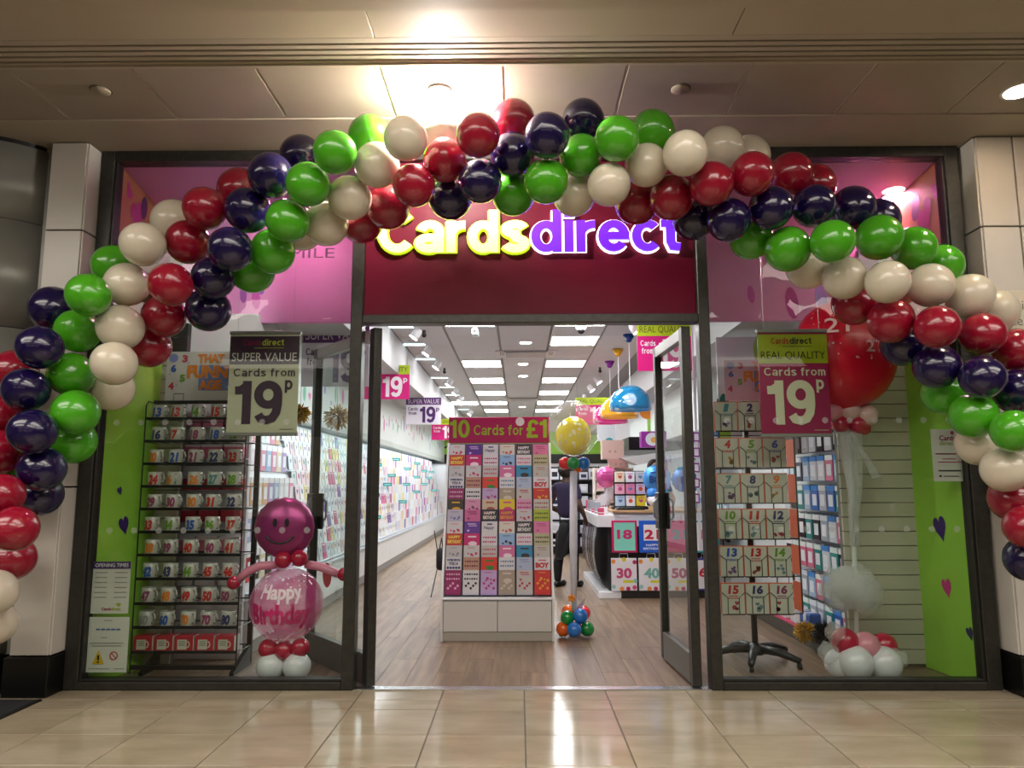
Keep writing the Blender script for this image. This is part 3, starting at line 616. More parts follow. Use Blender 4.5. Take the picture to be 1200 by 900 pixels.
for z in SZ:
    sh = MB().box(0, RW, -.002, .004, z-.006, z+.014).build('shelf_front', WIRE, rk)
    b = MB()
    for k in range(9): b.tube([(RW*k/8, 0, z-.002), (RW*k/8, RD-.02, z-.002)], .0025, 4)
    b.tube([(0, RD-.02, z), (RW, RD-.02, z)], .004, 4); b.build('shelf_wires', WIRE, rk)
HP = P(193, 468, RY0+.05); HQ = P(288, 412, RY0+.05)
def funny(parent, W, H, M, bg):
    MB().box(0, W, -.003, .003, 0, H).build('board', mat(bg, .5), parent)
    b = MB(); rect(b, W*.42, W*.80, H*.20, H*.72, M); b.build('blue_print', mat('#5f79b5', .5), parent)
    M2 = M.copy(); M2.translation += Vector((0, -.001, 0)); b = MB()
    write(b, 'THAT', W*.40, W*.74, H*.76, H*.95, M2, .05); write(b, 'FUNNY', W*.27, W*.93, H*.45, H*.72, M2, .06); write(b, 'AGE', W*.42, W*.72, H*.21, H*.42, M2, .06); b.build('title_text', mat('#d67a1e', .5), parent)
    for s, x, z, h in (('3', .2, .78, '#b8284f'), ('6', .06, .58, '#2a4ea8'), ('5', .18, .38, '#6f9a2a'), ('4', .04, .22, '#b8284f'), ('7', .86, .27, '#b8284f')):
        b = MB(); write(b, s, W*x, W*(x+.07), H*z, H*(z+.15), M2, .05); b.build('number_print', mat(h, .5), parent)
    b = MB(); disc(b, W*.09, H*.87, H*.09, M2)
    for k in range(7): disc(b, W*random.uniform(.05, .95), H*random.uniform(.04, .96), H*.015, M2, 8)
    b.build('dot_print', mat('#7d86c4', .5), parent)
hd = thing('header_board', 'That Funny Age header board standing on the mug rack', 'sign', (HP.x, RY0+.05, TOPZ+.01)); funny(hd, HQ.x-HP.x, HQ.z-TOPZ-.01, face((0, -.004, 0)), '#c5bfbd')
b = MB(); b.tube([(.07, -.008, 0), (.07, -.008, .05), (.14, -.008, .05), (.14, -.008, 0)], .002, 4); b.build('wire_clip', WIRE, hd)
MUGW = mat('#b9b7ae', .25, coat=.4); MR, MH = .050, .106
mug_body = MB().lathe([(.0, .002), (.044, .0), (MR, .014), (MR, MH-.002), (MR-.002, MH), (MR-.004, MH-.003), (MR-.004, .01), (.0, .006)], 28).mesh('body', MUGW, True)
mug_handle = MB().tube([(MR-.003, 0, MH*.82), (MR+.022, 0, MH*.80), (MR+.03, 0, MH*.55), (MR+.022, 0, MH*.3), (MR-.003, 0, MH*.25)], .006, 8).mesh('handle', MUGW, True)
MC = {'b': ('blue', '#1f4ea0'), 'r': ('red', '#b8201c'), 'g': ('green', '#5f8f1e'), 'n': ('navy', '#2a2a5e'), 'm': ('mauve', '#8a2f5e'), 'o': ('orange', '#d5761a'), 't': ('teal', '#3f8088'), 'y': ('grey', '#8d8d90')}
MUGS = ['13b 13r 14g 15r 16r', '16n 17r 18m 18b 19g', '20o 21b 21m 22n 23r', '24r 26o 26o 27t 28g', '29m 30m 30o 31r 32n', '33r 34g 35b 36g 37r', '38o 39m 40r 40m 41r', '42b 43n 44g 45r 46r', '47m 48o 49r 50r 50m', '60y 60b 70o 70m 80n']
NC = {}
def number_on_cyl(s, h):
    k = (s, h)
    if k in NC: return NC[k]
    v, f, wd, hh = txt(s, .06, 0, 1.0, .15); bm = bmesh.new(); vv = [bm.verts.new(p) for p in v]
    for q in f:
        try: bm.faces.new([vv[i] for i in q])
        except ValueError: pass
    for i in range(1, 8): bmesh.ops.bisect_plane(bm, geom=bm.verts[:]+bm.edges[:]+bm.faces[:], plane_co=(wd*i/8, 0, 0), plane_no=(1, 0, 0))
    sx = .066/wd; sz = .07/hh
    for p in bm.verts:
        a = (p.co.x-wd/2)*sx/MR; z = .015+p.co.y*sz; p.co = Vector(((MR+.0008)*math.sin(a), -(MR+.0008)*math.cos(a), z))
    me = bpy.data.meshes.new('number'); bm.to_mesh(me); bm.free(); me.materials.append(mat(h, .4)); NC[k] = me; return me
shelf_name = ['top']+ORD[1:9]+['lowest']
seen = {}
for r_, row in enumerate(MUGS):
    for c_, e in enumerate(row.split()):
        x = RX0+.07+c_*.143+random.uniform(-.006, .006); z = SZ[r_]+.002
        nm, hx = MC[e[-1]]; rz = random.uniform(-.25, .15)-(.0 if e != '26o' or c_ != 1 else .7)
        lab = 'white mug numbered %s in %s, %s on the %s shelf of the rack' % (e[:-1], nm, ('leftmost', 'left of middle', 'middle', 'right of middle', 'rightmost')[c_], shelf_name[r_])
        t = thing('mug', lab, 'mug', (x, RY0+.06, z), rz, 'number mugs on the rack')
        link('body', mug_body, t); o = link('handle', mug_handle, t); o.rotation_euler = (0, 0, -.35); link('number', number_on_cyl(e[:-1], hx), t)
# boxed mugs on the lowest shelf
mbox = MB().bbox(-.066, .066, 0, .1, 0, .108, .002).mesh('box', mat('#b0222f', .45)); bm_ = MB(); M = face((0, 0, 0)); rect(bm_, -.045, .02, .018, .085, M); bm_.add([M @ Vector((.02+.024*k*math.cos(t), .052+.026*k*math.sin(t), 0)) for k in (.65, 1) for t in (-1.5, -.8, 0, .8, 1.5)], [(i, i+1, i+6, i+5) for i in range(4)])
mprint = bm_.mesh('mug_print', mat('#c9c4b4', .5)); bm_ = MB(); M = face((0, 0, 0), off=.0025)
for k in range(3): rect(bm_, -.035, .01, .045+.012*k, .05+.012*k, M)
mline = bm_.mesh('text_print', mat('#6b675e', .5)); edge = MB().box(.0645, .0668, -.001, .1, 0, .109).mesh('side_print', mat('#d8d2c8', .5))
for k in range(5):
    t = thing('mug_box', 'red gift box printed with a mug, %s from left on the bottom rack shelf' % ORD[k], 'box', (RX0+.075+k*.143, RY0+.012, SZ[10]+.001), 0, 'boxed mugs on the rack')
    link('box', mbox, t); link('mug_print', mprint, t); link('text_print', mline, t); link('side_print', edge, t)

# ================================================================== BALLOON PERSON
mr = mat('#b0123a', .2, coat=.5); mpk = mat('#e08aa5', .3, coat=.3, sub=.2); mw = mat('#dcdce0', .25, coat=.4, sub=.2)
def mini(parent, name, px, py, Y, rpx, m, sq=(1, 1, 1)):
    q = P(px, py, Y); r = rpx*(Y-CAM.y)/FPX*1.02; b = MB().ball((0, 0, 0), r, 20, 12, sq); o = b.build(name, m, parent, True, q-parent.location); return o, q, r
base = Vector((P(333, 797, .25).x, .25, 0)); bp = thing('balloon_figure', 'pink balloon person with smiling foil head and Happy Birthday body in the left window', 'balloon figure', base)
foil = mat('#a83c7c', .28, .5)
hq = P(333.5, 618, .25); hr = 34*5.22/FPX*1.02
b = MB(); prof = [(0, -.1*hr*4)]+[(hr*math.sin(t), -hr*.55*math.cos(t)) for t in (math.pi*k/12 for k in range(1, 12))]
n = 40; vs = []; fs = []
for i in range(0, 13):
    t = math.pi*i/12
    for k in range(n):
        a = 2*math.pi*k/n; rr = hr*math.sin(t)*(1+.015*math.cos(20*a)*math.sin(t)**8); vs.append((rr*math.cos(a), -hr*.5*math.cos(t), rr*math.sin(a)))
for i in range(12): fs += [(i*n+k, (i+1)*n+k, (i+1)*n+(k+1) % n, i*n+(k+1) % n) for k in range(n)]
head = b.add(vs, fs).build('foil_head', foil, bp, True, hq-base)
def on_head(x, z): return -hr*.5*math.sqrt(max(0, 1-(x*x+z*z)/hr**2))-.004
for ex in (-.17, .22):
    b = MB(); pts = [(hr*(ex+.075*math.cos(t)), hr*(.18+.14*math.sin(t))) for t in (2*math.pi*k/14 for k in range(14))]; b.add([(x, on_head(x, z), z) for x, z in pts], [tuple(range(14))]); b.build('eye', BLACK, head)
b = MB(); b.tube([(hr*.52*math.sin(a), on_head(hr*.52*math.sin(a), 0), hr*(-.02-.47*math.cos(a))) for a in (-1.05+.21*k for k in range(11))], .007, 6); b.build('smile', BLACK, head)
for px, py, rp in ((332, 656, 9.5), (351, 654, 9.5)): mini(bp, 'collar_balloon', px, py, .18, rp, mr)
for pts in (((325, 662), (305, 663), (290, 670), (279, 680)), ((358, 661), (375, 664), (390, 670), (398, 673))):
    MB().tube([P(x, y, .22)-base for x, y in pts], [.028, .03, .03, .027], 10).build('arm', mpk, bp, True)
for px, py in ((274, 683), (403, 673)): mini(bp, 'hand_balloon', px, py, .22, 7.5, mr)
pinkclear = bpy.data.materials.new('pink film'); pinkclear.use_nodes = True; pb = pinkclear.node_tree.nodes['Principled BSDF']; pb.inputs['Base Color'].default_value = (*lin('#e0559c'), 1); pb.inputs['Roughness'].default_value = .08; pb.inputs['Alpha'].default_value = .5; pb.inputs['Coat Weight'].default_value = .6
bo, bq, br = mini(bp, 'body_balloon', 336, 708, .25, 40.5, pinkclear)
def wrap(s, m, cx, cz, wd, ht, R, parent, name, bold=.03):       # lettering lying on a ball facing -y
    v, f, w_, h_ = txt(s, bold); bm = bmesh.new(); vv = [bm.verts.new(p) for p in v]
    for q in f:
        try: bm.faces.new([vv[i] for i in q])
        except ValueError: pass
    for i in range(1, 12): bmesh.ops.bisect_plane(bm, geom=bm.verts[:]+bm.edges[:]+bm.faces[:], plane_co=(w_*i/12, 0, 0), plane_no=(1, 0, 0))
    for p in bm.verts:
        a = (cx+(p.co.x-w_/2)*wd/w_)/R; e = (cz+(p.co.y-h_/2)*ht/h_)/R; p.co = Vector((math.sin(a)*math.cos(e), -math.cos(a)*math.cos(e), math.sin(e)))*(R+.003)
    me = bpy.data.meshes.new(name); bm.to_mesh(me); bm.free(); me.materials.append(m); return link(name, me, parent)
wrap('Happy', mat('#f3d9e6', .4), .03, .10, .30, .13, br, bo, 'lettering'); wrap('Birthday', mat('#c20e68', .4), .03, -.05, .42, .17, br+.004, bo, 'lettering', .05)
b = MB()
for k in range(40):
    a, e = random.uniform(-1.2, 1.2), random.choice((random.uniform(.5, 1.0), random.uniform(-1., -.6))); d = Vector((math.sin(a)*math.cos(e), -math.cos(a)*math.cos(e), math.sin(e))); M = d.to_track_quat('Z', 'Y').to_matrix().to_4x4(); M.translation = d*(br+.003); disc(b, 0, 0, random.choice((.004, .007, .012)), M, 5)
tag(b.build('star_print', mat('#f6e6ee', .4), bo), kind='stuff')
for px, py in ((314, 760), (333, 762), (352, 759)): mini(bp, 'waist_balloon', px, py, .2, 10.5, mr)
for px, py in ((317, 781), (348, 781)): mini(bp, 'foot_balloon', px, py, .2, 15.5, mw)
mini(bp, 'foot_balloon', 333, 776, .4, 15, mw)

# ================================================================== CARD SPINNER IN THE RIGHT WINDOW
CX, CY = G(884, 775).x, .70
sp = thing('card_spinner', 'black wire card spinner on a five-foot base in the right window', 'card stand', (CX, CY, 0), .0)
MB().tube([(0, 0, .08), (0, 0, 1.92)], .022, 12).build('pole', mat('#15161a', .4), sp, True)
MB().lathe([(.06, .06), (.06, .11), (.03, .14)], 16).build('hub', mat('#15161a', .4), sp, True)
for k in range(5):
    a = 2*math.pi*k/5+.55; d = Vector((math.cos(a), math.sin(a), 0)); l = MB().tube([d*.04+Vector((0, 0, .10)), d*.18+Vector((0, 0, .095)), d*.33+Vector((0, 0, .055))], [.032, .03, .022], 8).build('foot', mat('#1b1d22', .4), sp, True)
    MB().tube([d*.32+Vector((-.012, 0, .022)), d*.32+Vector((.012, 0, .022))], .022, 10).build('castor', BLACK, l, True)
FY = -.28
rowpx = [(470, 505), (512, 548), (554, 590), (596, 632), (639, 676), (683, 720)]
RZ = [(P(885, b_, CY+FY).z, P(885, a_, CY+FY).z) for a_, b_ in rowpx]
cxl = [P(x, 600, CY+FY).x-CX for x in (842, 870, 898)]; cwd = P(926, 600, CY+FY).x-CX-cxl[2]; step = (cxl[2]-cxl[0])/2; cwd = step*.93
b = MB()
for s in (-1, 1):
    for yy in (-.25, .25): b.tube([(s*.27+.0, yy, RZ[5][0]), (s*.27, yy, RZ[0][1]+.02)], .005)
for z0, z1 in RZ:
    for yy in (-.25, .25): b.tube([(-.27, yy, z0), (.27, yy, z0)], .004, 4)
    for xx in (-.27, .27): b.tube([(xx, -.25, z0), (xx, .25, z0)], .004, 4)
b.build('frame', WIRE, sp)
num = ['1t 2n 3r', '4r 5g 6b', '7t 8n 9o', '10g 11r 12n', '13b 13r 14g', '15r 16n 16m']
rown = ['top', 'second', 'third', 'fourth', 'fifth', 'bottom']; OR = mat('#cf5a22', .5); CRM = mat('#c2c1b4', .5)
env = MB().box(-.004, cwd+.004, .004, .020, .001, .211).mesh('envelopes', OR); crd = MB().bbox(0, cwd, -.003, .003, 0, .205, .001).mesh('card', CRM)
pk = MB()
for s in (0, 1):
    pk.tube([(cwd*(.5+(s-.5)*1.0), -.012, .15), (cwd*(.5+(s-.5)*.5), -.012, .115), (cwd*(.5+(s-.5)*.5), -.012, .0)], .0028, 4)
pk.tube([(0, -.012, 0), (cwd, -.012, 0)], .003, 4)
pkm = pk.mesh('wire_pocket', WIRE)
M = face((0, -.003, 0)); shp = {}
for r_, (z0, z1) in enumerate(RZ):
    for c_, e in enumerate(num[r_].split()):
        x = cxl[0]+c_*step+.0; link('wire_pocket', pkm, sp, (x, FY, z0))
        nm, hx = MC[e[-1]]; t = thing('age_card', 'cream age card numbered %s in %s, %s in the %s row of the card spinner' % (e[:-1], nm, ('left', 'middle', 'right')[c_], rown[r_]), 'greeting card', (CX+x, CY+FY, z0+.004), 0, 'age cards on the spinner')
        link('card', crd, t); link('envelopes', env, t)
        b = MB(); wd = .045 if len(e) == 2 else .075; write(b, e[:-1], cwd*.52-wd/2, cwd*.52+wd/2, .135, .195, M, .05, shear=.1); b.build('number', mat(hx, .5), t)
        if e[:-1] in ('1', '4', '6', '8', '13', '14', '16') and e != '13r' and e != '16m':
            b = MB(); write(b, 'TODAY', cwd*.25, cwd*.8, .105, .122, M, .04); b.build('text_print', mat(hx, .5), t)
        else:
            b = MB(); rect(b, cwd*.3, cwd*.72, .118, .124, M); rect(b, cwd*.28, cwd*.74, .104, .110, M); b.build('text_print', mat(hx, .5), t)
        b = MB(); xx = cwd*.5
        for k in range(4): (disc if (r_+c_+k) % 2 else heart)(b, xx+random.uniform(-.03, .03), .05+random.uniform(-.025, .025), random.uniform(.010, .018), M)
        b.build('picture', mat(random.choice(('#8f4a3a', '#5f7f86', '#b58a3a', '#6b4a7a', '#a83a4a')), .5), t)
# cards on the flank pockets, edge on
sid = MB().bbox(-.003, .003, 0, .15, 0, .2, .001).mesh('card', mat('#9b9a94', .5))
for s, lab in ((-1, 'left'), (1, 'right')):
    for r_, (z0, z1) in enumerate(RZ):
        t = thing('age_card', 'grey card edge-on in the %s flank of the spinner, %s row' % (lab, rown[r_]), 'greeting card', (CX+s*.285, CY-.22, z0+.004), 0, 'age cards on the spinner'); link('card', sid, t)
        MB().box(-.004-s*.006, .004-s*.006, 0, .15, 0, .204).build('envelope', OR, t)
a = P(850, 470, CY-.05); h2 = thing('header_board', 'That Funny Age header board on top of the card spinner', 'sign', (a.x, CY-.05, 1.92), -.18); funny(h2, .52, .31, face((0, -.004, 0)), '#cba6bf')

# ================================================================== BIG RED 21 BALLOON COLUMN
b2 = Vector((P(1005, 798, .36).x, .36, 0)); col = thing('balloon_column', 'giant red 21 balloon column with tulle tail in the right window', 'balloon', b2)
gq = P(990, 413, .31); GR = .375; rb = mat('#d4082f', .3, coat=.15, sub=.3)
prof = [(.012, -GR*1.18), (.045, -GR*1.10)]+[(GR*.97*math.sin(t)**.9, -GR*math.cos(t)*(1.06 if math.cos(t) > 0 else 1.0)) for t in (math.pi*k/16 for k in range(1, 17))]
gb = MB().lathe(prof, 40).build('giant_balloon', rb, col, True, gq-b2); gb.scale = (1, .70, 1)
def ballprint(parent, m, items, R):
    for s, a, e, sz in items:
        d = Vector((math.sin(a)*math.cos(e), -math.cos(a)*math.cos(e), math.sin(e))); M = d.to_track_quat('Z', 'Y').to_matrix().to_4x4()
        Xv = Vector((0, 0, 1)).cross(d).normalized(); U = d.cross(Xv); M = Matrix((Xv, U, d)).transposed().to_4x4(); M.translation = d*(R*1.005)
        b = MB()
        if s: write(b, s, -sz, sz, -sz*.7, sz*.7, M, .01)
        else: disc(b, 0, 0, sz, M, 6)
        b.build('lettering' if s else 'dot_print', m, parent)
ballprint(gb, mat('#f2c9d0', .4), [('21', .22, .0, .055), ('21', -.42, .42, .085), ('21', -.05, .75, .06)], GR*1.01)
b = MB()
for k in range(45):
    a, e = random.uniform(-1.2, 1.2), random.uniform(-.4, 1.0); d = Vector((math.sin(a)*math.cos(e), -math.cos(a)*math.cos(e), math.sin(e))); M = d.to_track_quat('Z', 'Y').to_matrix().to_4x4(); M.translation = d*(GR*1.0); disc(b, 0, 0, random.choice((.006, .009)), M, 5)
tag(b.build('confetti_print', mat('#f2c9d0', .4), gb), kind='stuff')
pk1, pk2 = mat('#d98fa0', .3, coat=.3, sub=.2), mat('#d8b3b0', .3, coat=.3, sub=.2)
for px, py, rp, m in ((975, 482, 12, pk1), (995, 481, 13, pk2), (1015, 487, 13, pk2), (985, 497, 10, mr), (1005, 498, 11, mr), (1012, 502, 8, mr)): mini(col, 'collar_balloon', px, py, .34, rp, m)
tulle = mat('#e4e5e1', .8, alpha=.26, name='tulle')
for k in range(5):
    top = P(985+k*5, 506, .34)-b2; bot = P(1000+random.uniform(-10, 14), 640, .34)-b2; m_ = (top+bot)/2+Vector((random.uniform(-.05, .05), random.uniform(-.03, .03), 0)); MB().tube([top, m_, bot], [.035, .03, .012], 7).build('tulle_tail', tulle, col, True)
q1, q2 = P(1000, 510, .33)-b2, P(1027, 560, .3)-b2; MB().tube([q1, q2], [.01, .03], 6).build('tulle_tail', tulle, col, True)
MB().tube([P(996, 510, .36)-b2, P(1003, 700, .36)-b2, P(1005, 770, .36)-b2], .016, 8).build('ribbon_stem', mat('#cfd2cd', .6), col, True)
for k in range(9):
    a = k*.7; c = P(997, 690, .34)-b2+Vector((.09*math.cos(a), .07*math.sin(a), .05*math.sin(2*a))); b = MB().ball((0, 0, 0), .12, 12, 8)
    b.v = [tuple(Vector(v)*(1+.18*math.sin(9*v[0]*8+k)*math.cos(7*v[2]*9))) for v in b.v]; b.build('tulle_puff', tulle, col, True, c)
for px, py, rp, m, Y in ((990, 752, 15, mr, .28), (1015, 757, 15, pk1, .27), (1036, 757, 14, mr, .32), (985, 778, 17, mw, .3), (1003, 777, 19, mw, .22), (1036, 778, 19, mw, .24), (1020, 778, 18, mw, .42)):
    mini(col, 'base_balloon', px, py, Y, rp, m)
for px, py in ((972, 765), (1052, 772), (980, 742)):
    c = P(px, py, .25)-b2; b = MB().ball((0, 0, 0), .07, 10, 7); b.v = [tuple(Vector(v)*(1+.25*math.sin(70*v[0])*math.cos(60*v[2]))) for v in b.v]; b.build('tulle_puff', tulle, col, True, c)

# ================================================================== CENTRAL CARD STAND
UX0, UX1 = -.66, .29; UW = UX1-UX0; UB = 1.42
cs = thing('card_stand', 'tall white sloping card stand with magenta 10 Cards for £1 header in the doorway', 'card stand', (UX0, UB, 0))
def UY(py): return 1.45+(697-py)/208*.50-UB
WB = mat('#dedee0', .4); side = [(0, 0), (0, .35), (UY(519), P(586, 519, UB+UY(519)).z), (UY(519)+.12, P(586, 519, UB+UY(519)).z), (1.0, .9), (1.0, 0)]
for x in (0, UW-.018):
    M = Matrix(((0, 0, 1, x), (1, 0, 0, 0), (0, 1, 0, 0), (0, 0, 0, 1))); MB().prism(side, .018, M).build('side_panel', WB, cs)
TZ = P(586, 519, UB+UY(519)).z; T2 = P(586, 489, UB+UY(500)).z
MB().bbox(.018, UW-.018, .02, 1.0, .0, .075, .002).build('kickboard', mat('#aaa59c', .5), cs)
MB().bbox(.018, UW-.018, .03, 1.0, .075, .34, .002).build('cabinet', mat('#55524e', .5), cs)
for k in range(2):
    x0 = .02+k*(UW-.04)/2; d = MB().bbox(x0+.002, x0+(UW-.04)/2-.003, .008, .03, .078, .325, .002).build('door', mat('#cfcdca', .4), cs)
MB().bbox(.018, UW-.018, .0, .14, .335, .35, .002).build('ledge', WB, cs)
MB().add([(.018, .10, .35), (UW-.018, .10, .35), (UW-.018, UY(519)+.10, TZ), (.018, UY(519)+.10, TZ), (.018, .14, .35), (UW-.018, .14, .35), (UW-.018, UY(519)+.14, TZ), (.018, UY(519)+.14, TZ)], [(0,1,2,3),(7,6,5,4),(0,4,5,1),(2,6,7,3)]).build('back_board', mat('#4a4a50', .6), cs)
hb = MB().bbox(.01, UW-.01, UY(505)-.012, UY(505)+.012, TZ, T2, .003).build('header_board', mat('#b8105f', .4), cs); M = face((0, UY(505)-.012, TZ)); HH = T2-TZ
b = MB()
def one(mb, x0, x1, y0, y1, M):
    w_, h_ = x1-x0, y1-y0; pts = [(.45, 0), (1, 0), (1, 1), (.62, 1), (.45, .86), (0, .82), (0, .66), (.45, .66)]
    return mb.add([M @ Vector((x0+a*w_, y0+c*h_, 0)) for a, c in pts], [(0, 1, 2, 3, 4, 7), (4, 5, 6, 7)])
sfont(b, '10', UW*.02, UW*.215, HH*.2, HH*.9, M, .18, .08); sfont(b, 'Cards for', UW*.255, UW*.735, HH*.3, HH*.70, M, .14, .1); sfont(b, '£1', UW*.765, UW*.965, HH*.2, HH*.9, M, .18, .06)
b.build('lettering', mat('#a3c32c', .5), hb); b = MB(); M2 = M.copy(); M2.translation += Vector((0, -.002, 0)); disc(b, UW*.705, HH*.82, HH*.17, M2, 20); b.build('sticker', PAPER, hb)
row_px = [521, 533, 545.5, 559, 572, 585, 597, 611, 625, 639, 653, 668]
# colour name, card colour, print colour, print kind
W_ = ('white', '#d3d1d6')
CR = [[(*W_, '#c83a5a', 'dots'), ('purple', '#5a2a92', '#d9b9ec', 'bar'), (*W_, '#3a3a6a', 'script'), ('cream', '#d6cfc6', '#c05a4a', 'dots'), ('charcoal', '#3a363a', '#d8d4d8', 'happy'), ('pink', '#d879a8', '#b34a80', 'bar')],
 [('orange red', '#c93a26', '#e8d25a', 'happy'), ('magenta', '#c3126c', '#f0d8e4', 'hill'), (*W_, '#c2447a', 'row'), ('sky blue', '#8fb2dc', '#20242a', 'dots'), (*W_, '#d06a9a', 'row'), ('sage', '#b5b08c', '#55553a', 'row')],
 [('pale grey', '#c0bec2', '#8a8a90', 'dots'), ('pale grey', '#c6c4c8', '#c23a6a', 'dots'), ('pale grey', '#bdbabb', '#c05a6a', 'row'), ('rose pink', '#cc6a9c', '#f0dbe6', 'hill'), ('teal blue', '#1f86b4', '#2a2320', 'hill'), ('pale grey', '#b9b8b4', '#b0807a', 'bar')],
 [(*W_, '#24306e', 'wish'), ('tan', '#b58a76', '#7a2a3a', 'row'), ('bright red', '#d52a1a', '#2f7a2a', 'hill'), (*W_, '#5a86a8', 'row'), ('pale blue', '#a8b6d2', '#8492b4', 'bar'), (*W_, '#c0222e', 'boy')],
 [('plum', '#8e1a5c', '#d79abf', 'row'), (*W_, '#2a2a2e', 'row'), ('lilac', '#b89ccc', '#a8266a', 'dots'), ('taupe', '#a39384', '#c9bdb0', 'hill'), ('pale grey', '#bdb9b6', '#b02a4a', 'bar'), ('red', '#c62220', '#d8a02a', 'dots')],
 [('black', '#2e2a22', '#d8a22a', 'hill'), ('pink', '#d38fb4', '#7a3a5a', 'dots'), ('beige', '#c8b49c', '#9a4a3a', 'hill'), ('yellow', '#dcc014', '#c93a80', 'hill'), ('pink', '#d193b6', '#b02a6a', 'row'), ('pale grey', '#c4bfbb', '#a05a4a', 'row')],
 [('pale lilac', '#bdb6cc', '#6a76b0', 'dots'), ('rose pink', '#cc5f98', '#7a2a4a', 'bar'), ('navy', '#15183a', '#d8c8b8', 'happy'), ('magenta', '#b0165e', '#d8903a', 'happy'), ('pale grey', '#c2bec4', '#c03a5a', 'dots'), ('lime', '#a8b62a', '#5a6a1a', 'row')]]
CR = CR+CR[:5]; cm = {}
slope_len = .205; tilt = math.radians(10); cwid = .137
CARD_T = Matrix.Rotation(-tilt, 4, 'X')
for r_, py in enumerate(row_px):
    Y = UB+UY(py); z = P(586, py, Y).z; off = (UW-.036)/6
    for c_, (nm, hc, hp, kind) in enumerate(CR[r_]):
        x = UX0+.018+off*(c_+.5); t = thing('greeting_card', '%s greeting card, %s row down, %s from left on the central card stand' % (nm, ORD[r_], ORD[c_]), 'greeting card', (x, Y-slope_len*math.sin(tilt), z-slope_len*math.cos(tilt)), 0, 'cards on the central stand')
        t.rotation_euler = (-tilt, 0, random.uniform(-.006, .006))
        if hc not in cm: cm[hc] = MB().box(-cwid/2, cwid/2, -.0015, .0015, 0, slope_len).mesh('card', mat(hc, .45))
        link('card', cm[hc], t); M = face((0, -.0015, 0)); b = MB(); top = slope_len; h = cwid/2
        if kind == 'happy': write(b, 'HAPPY', -h*.75, h*.75, top-.045, top-.018, M, .05); write(b, 'BIRTHDAY', -h*.85, h*.85, top-.085, top-.055, M, .05)
        elif kind == 'wish': write(b, 'WISHING', -h*.85, h*.85, top-.033, top-.012, M, .05); write(b, 'YOU A', -h*.6, h*.6, top-.066, top-.040, M, .05); [disc(b, h*(-.7+.35*k), top-.088, .011, M, 8) for k in range(5)]
        elif kind == 'boy': write(b, 'BOY', -h*.85, h*.85, top-.09, top-.045, M, .06); rect(b, -h*.5, h*.5, top-.03, top-.022, M)
        elif kind == 'script': rect(b, -h*.3, h*.35, top-.03, top-.018, M); write(b, 'Happy', -h*.75, h*.6, top-.075, top-.04, M, .02, shear=.2)
        elif kind == 'bar': rect(b, -h*.6, h*.5, top-.026, top-.018, M); rect(b, -h*.45, h*.6, top-.042, top-.036, M); heart(b, -h*.5, top-.08, .012, M)
        elif kind == 'dots':
            rect(b, -h*.5, h*.4, top-.024, top-.019, M)
            for k in range(4): disc(b, h*(-.5+.33*k+.08*((k*7+c_) % 3)), top-.07-.008*((k+r_) % 3), .008+.004*(k % 2), M, 9)
        elif kind == 'row':
            for i in range(2):
                for k in range(6): (heart if (k+i) % 3 == 0 else disc)(b, h*(-.72+.29*k), top-.035-.038*i, .0085, M)
        else:
            rect(b, -h*.5, h*.55, top-.035, top-.022, M); disc(b, h*.1, top-.088, h*.55, M, 14, ry=.02)
        b.build('print', mat(hp, .5), t)
        if r_ == 11:
            b = MB()
            for k in range(5): disc(b, h*(-.6+.3*k), .055+.02*((k+c_) % 3), .011, M, 9)
            b.build('picture', mat(hp, .5), t)
for py in row_px: pass
tr = MB().box(.019, UW-.019, -.0055, -.0035, 0, .020).mesh('acrylic_pocket', FILM)
for r_, py in enumerate(row_px):
    Y = UY(py); z = P(586, py, UB+Y).z; link('acrylic_pocket', tr, cs, (0, Y-slope_len*math.sin(tilt), z-slope_len*math.cos(tilt)-.002))

# ================================================================== CLEAR BALLOON COLUMN
bb_ = Vector((G(673, 746).x, 1.60, 0)); bc = thing('balloon_column', 'clear bubble balloon with yellow balloon inside on a ribbon column beside the card stand', 'balloon', bb_)
o, q, r = mini(bc, 'bubble', 672, 502, 1.6, 30, mat('#f4f4fa', .1, alpha=.16, coat=.6, name='bubble'), (1, 1, 1.08)); b = MB()
for k in range(26):
    a, e = random.uniform(-1.3, 1.3), random.uniform(-.8, 1.1); d = Vector((math.sin(a)*math.cos(e), -math.cos(a)*math.cos(e), math.sin(e)*1.08)); M = d.to_track_quat('Z', 'Y').to_matrix().to_4x4(); M.translation = d*(r+.003); rect(b, -.004, .004, -.02, .02, M)
tag(b.build('streamer_print', mat('#e9e3ee', .4), o), kind='stuff')
yo, q, r = mini(bc, 'inner_balloon', 672, 511, 1.6, 20.5, mat('#f2e20a', .2, coat=.5, sub=.2, emit=0), (1, 1, 1.1))
b = MB()
for k in range(9):
    a, e = random.uniform(-1, 1), random.uniform(-.6, .8); d = Vector((math.sin(a)*math.cos(e), -math.cos(a)*math.cos(e), math.sin(e)*1.1)); M = d.to_track_quat('Z', 'Y').to_matrix().to_4x4(); M.translation = d*(r+.002); disc(b, 0, 0, .016, M, 10)
b.build('spot_print', mat('#fbf6b4', .4), yo)
B_RED, B_GRN, B_BLU, B_ORG = mat('#d81f26', .2, coat=.5), mat('#0d8a3c', .2, coat=.5), mat('#1b6fc4', .2, coat=.5), mat('#ee6a12', .2, coat=.5)
for px, py, m, Y, rp in ((662, 543, B_RED, 1.62, 7.2), (672, 543, B_GRN, 1.54, 7.4), (684, 543, B_BLU, 1.6, 7.2), (677, 549, B_ORG, 1.66, 5)): mini(bc, 'collar_balloon', px, py, Y, rp, m)
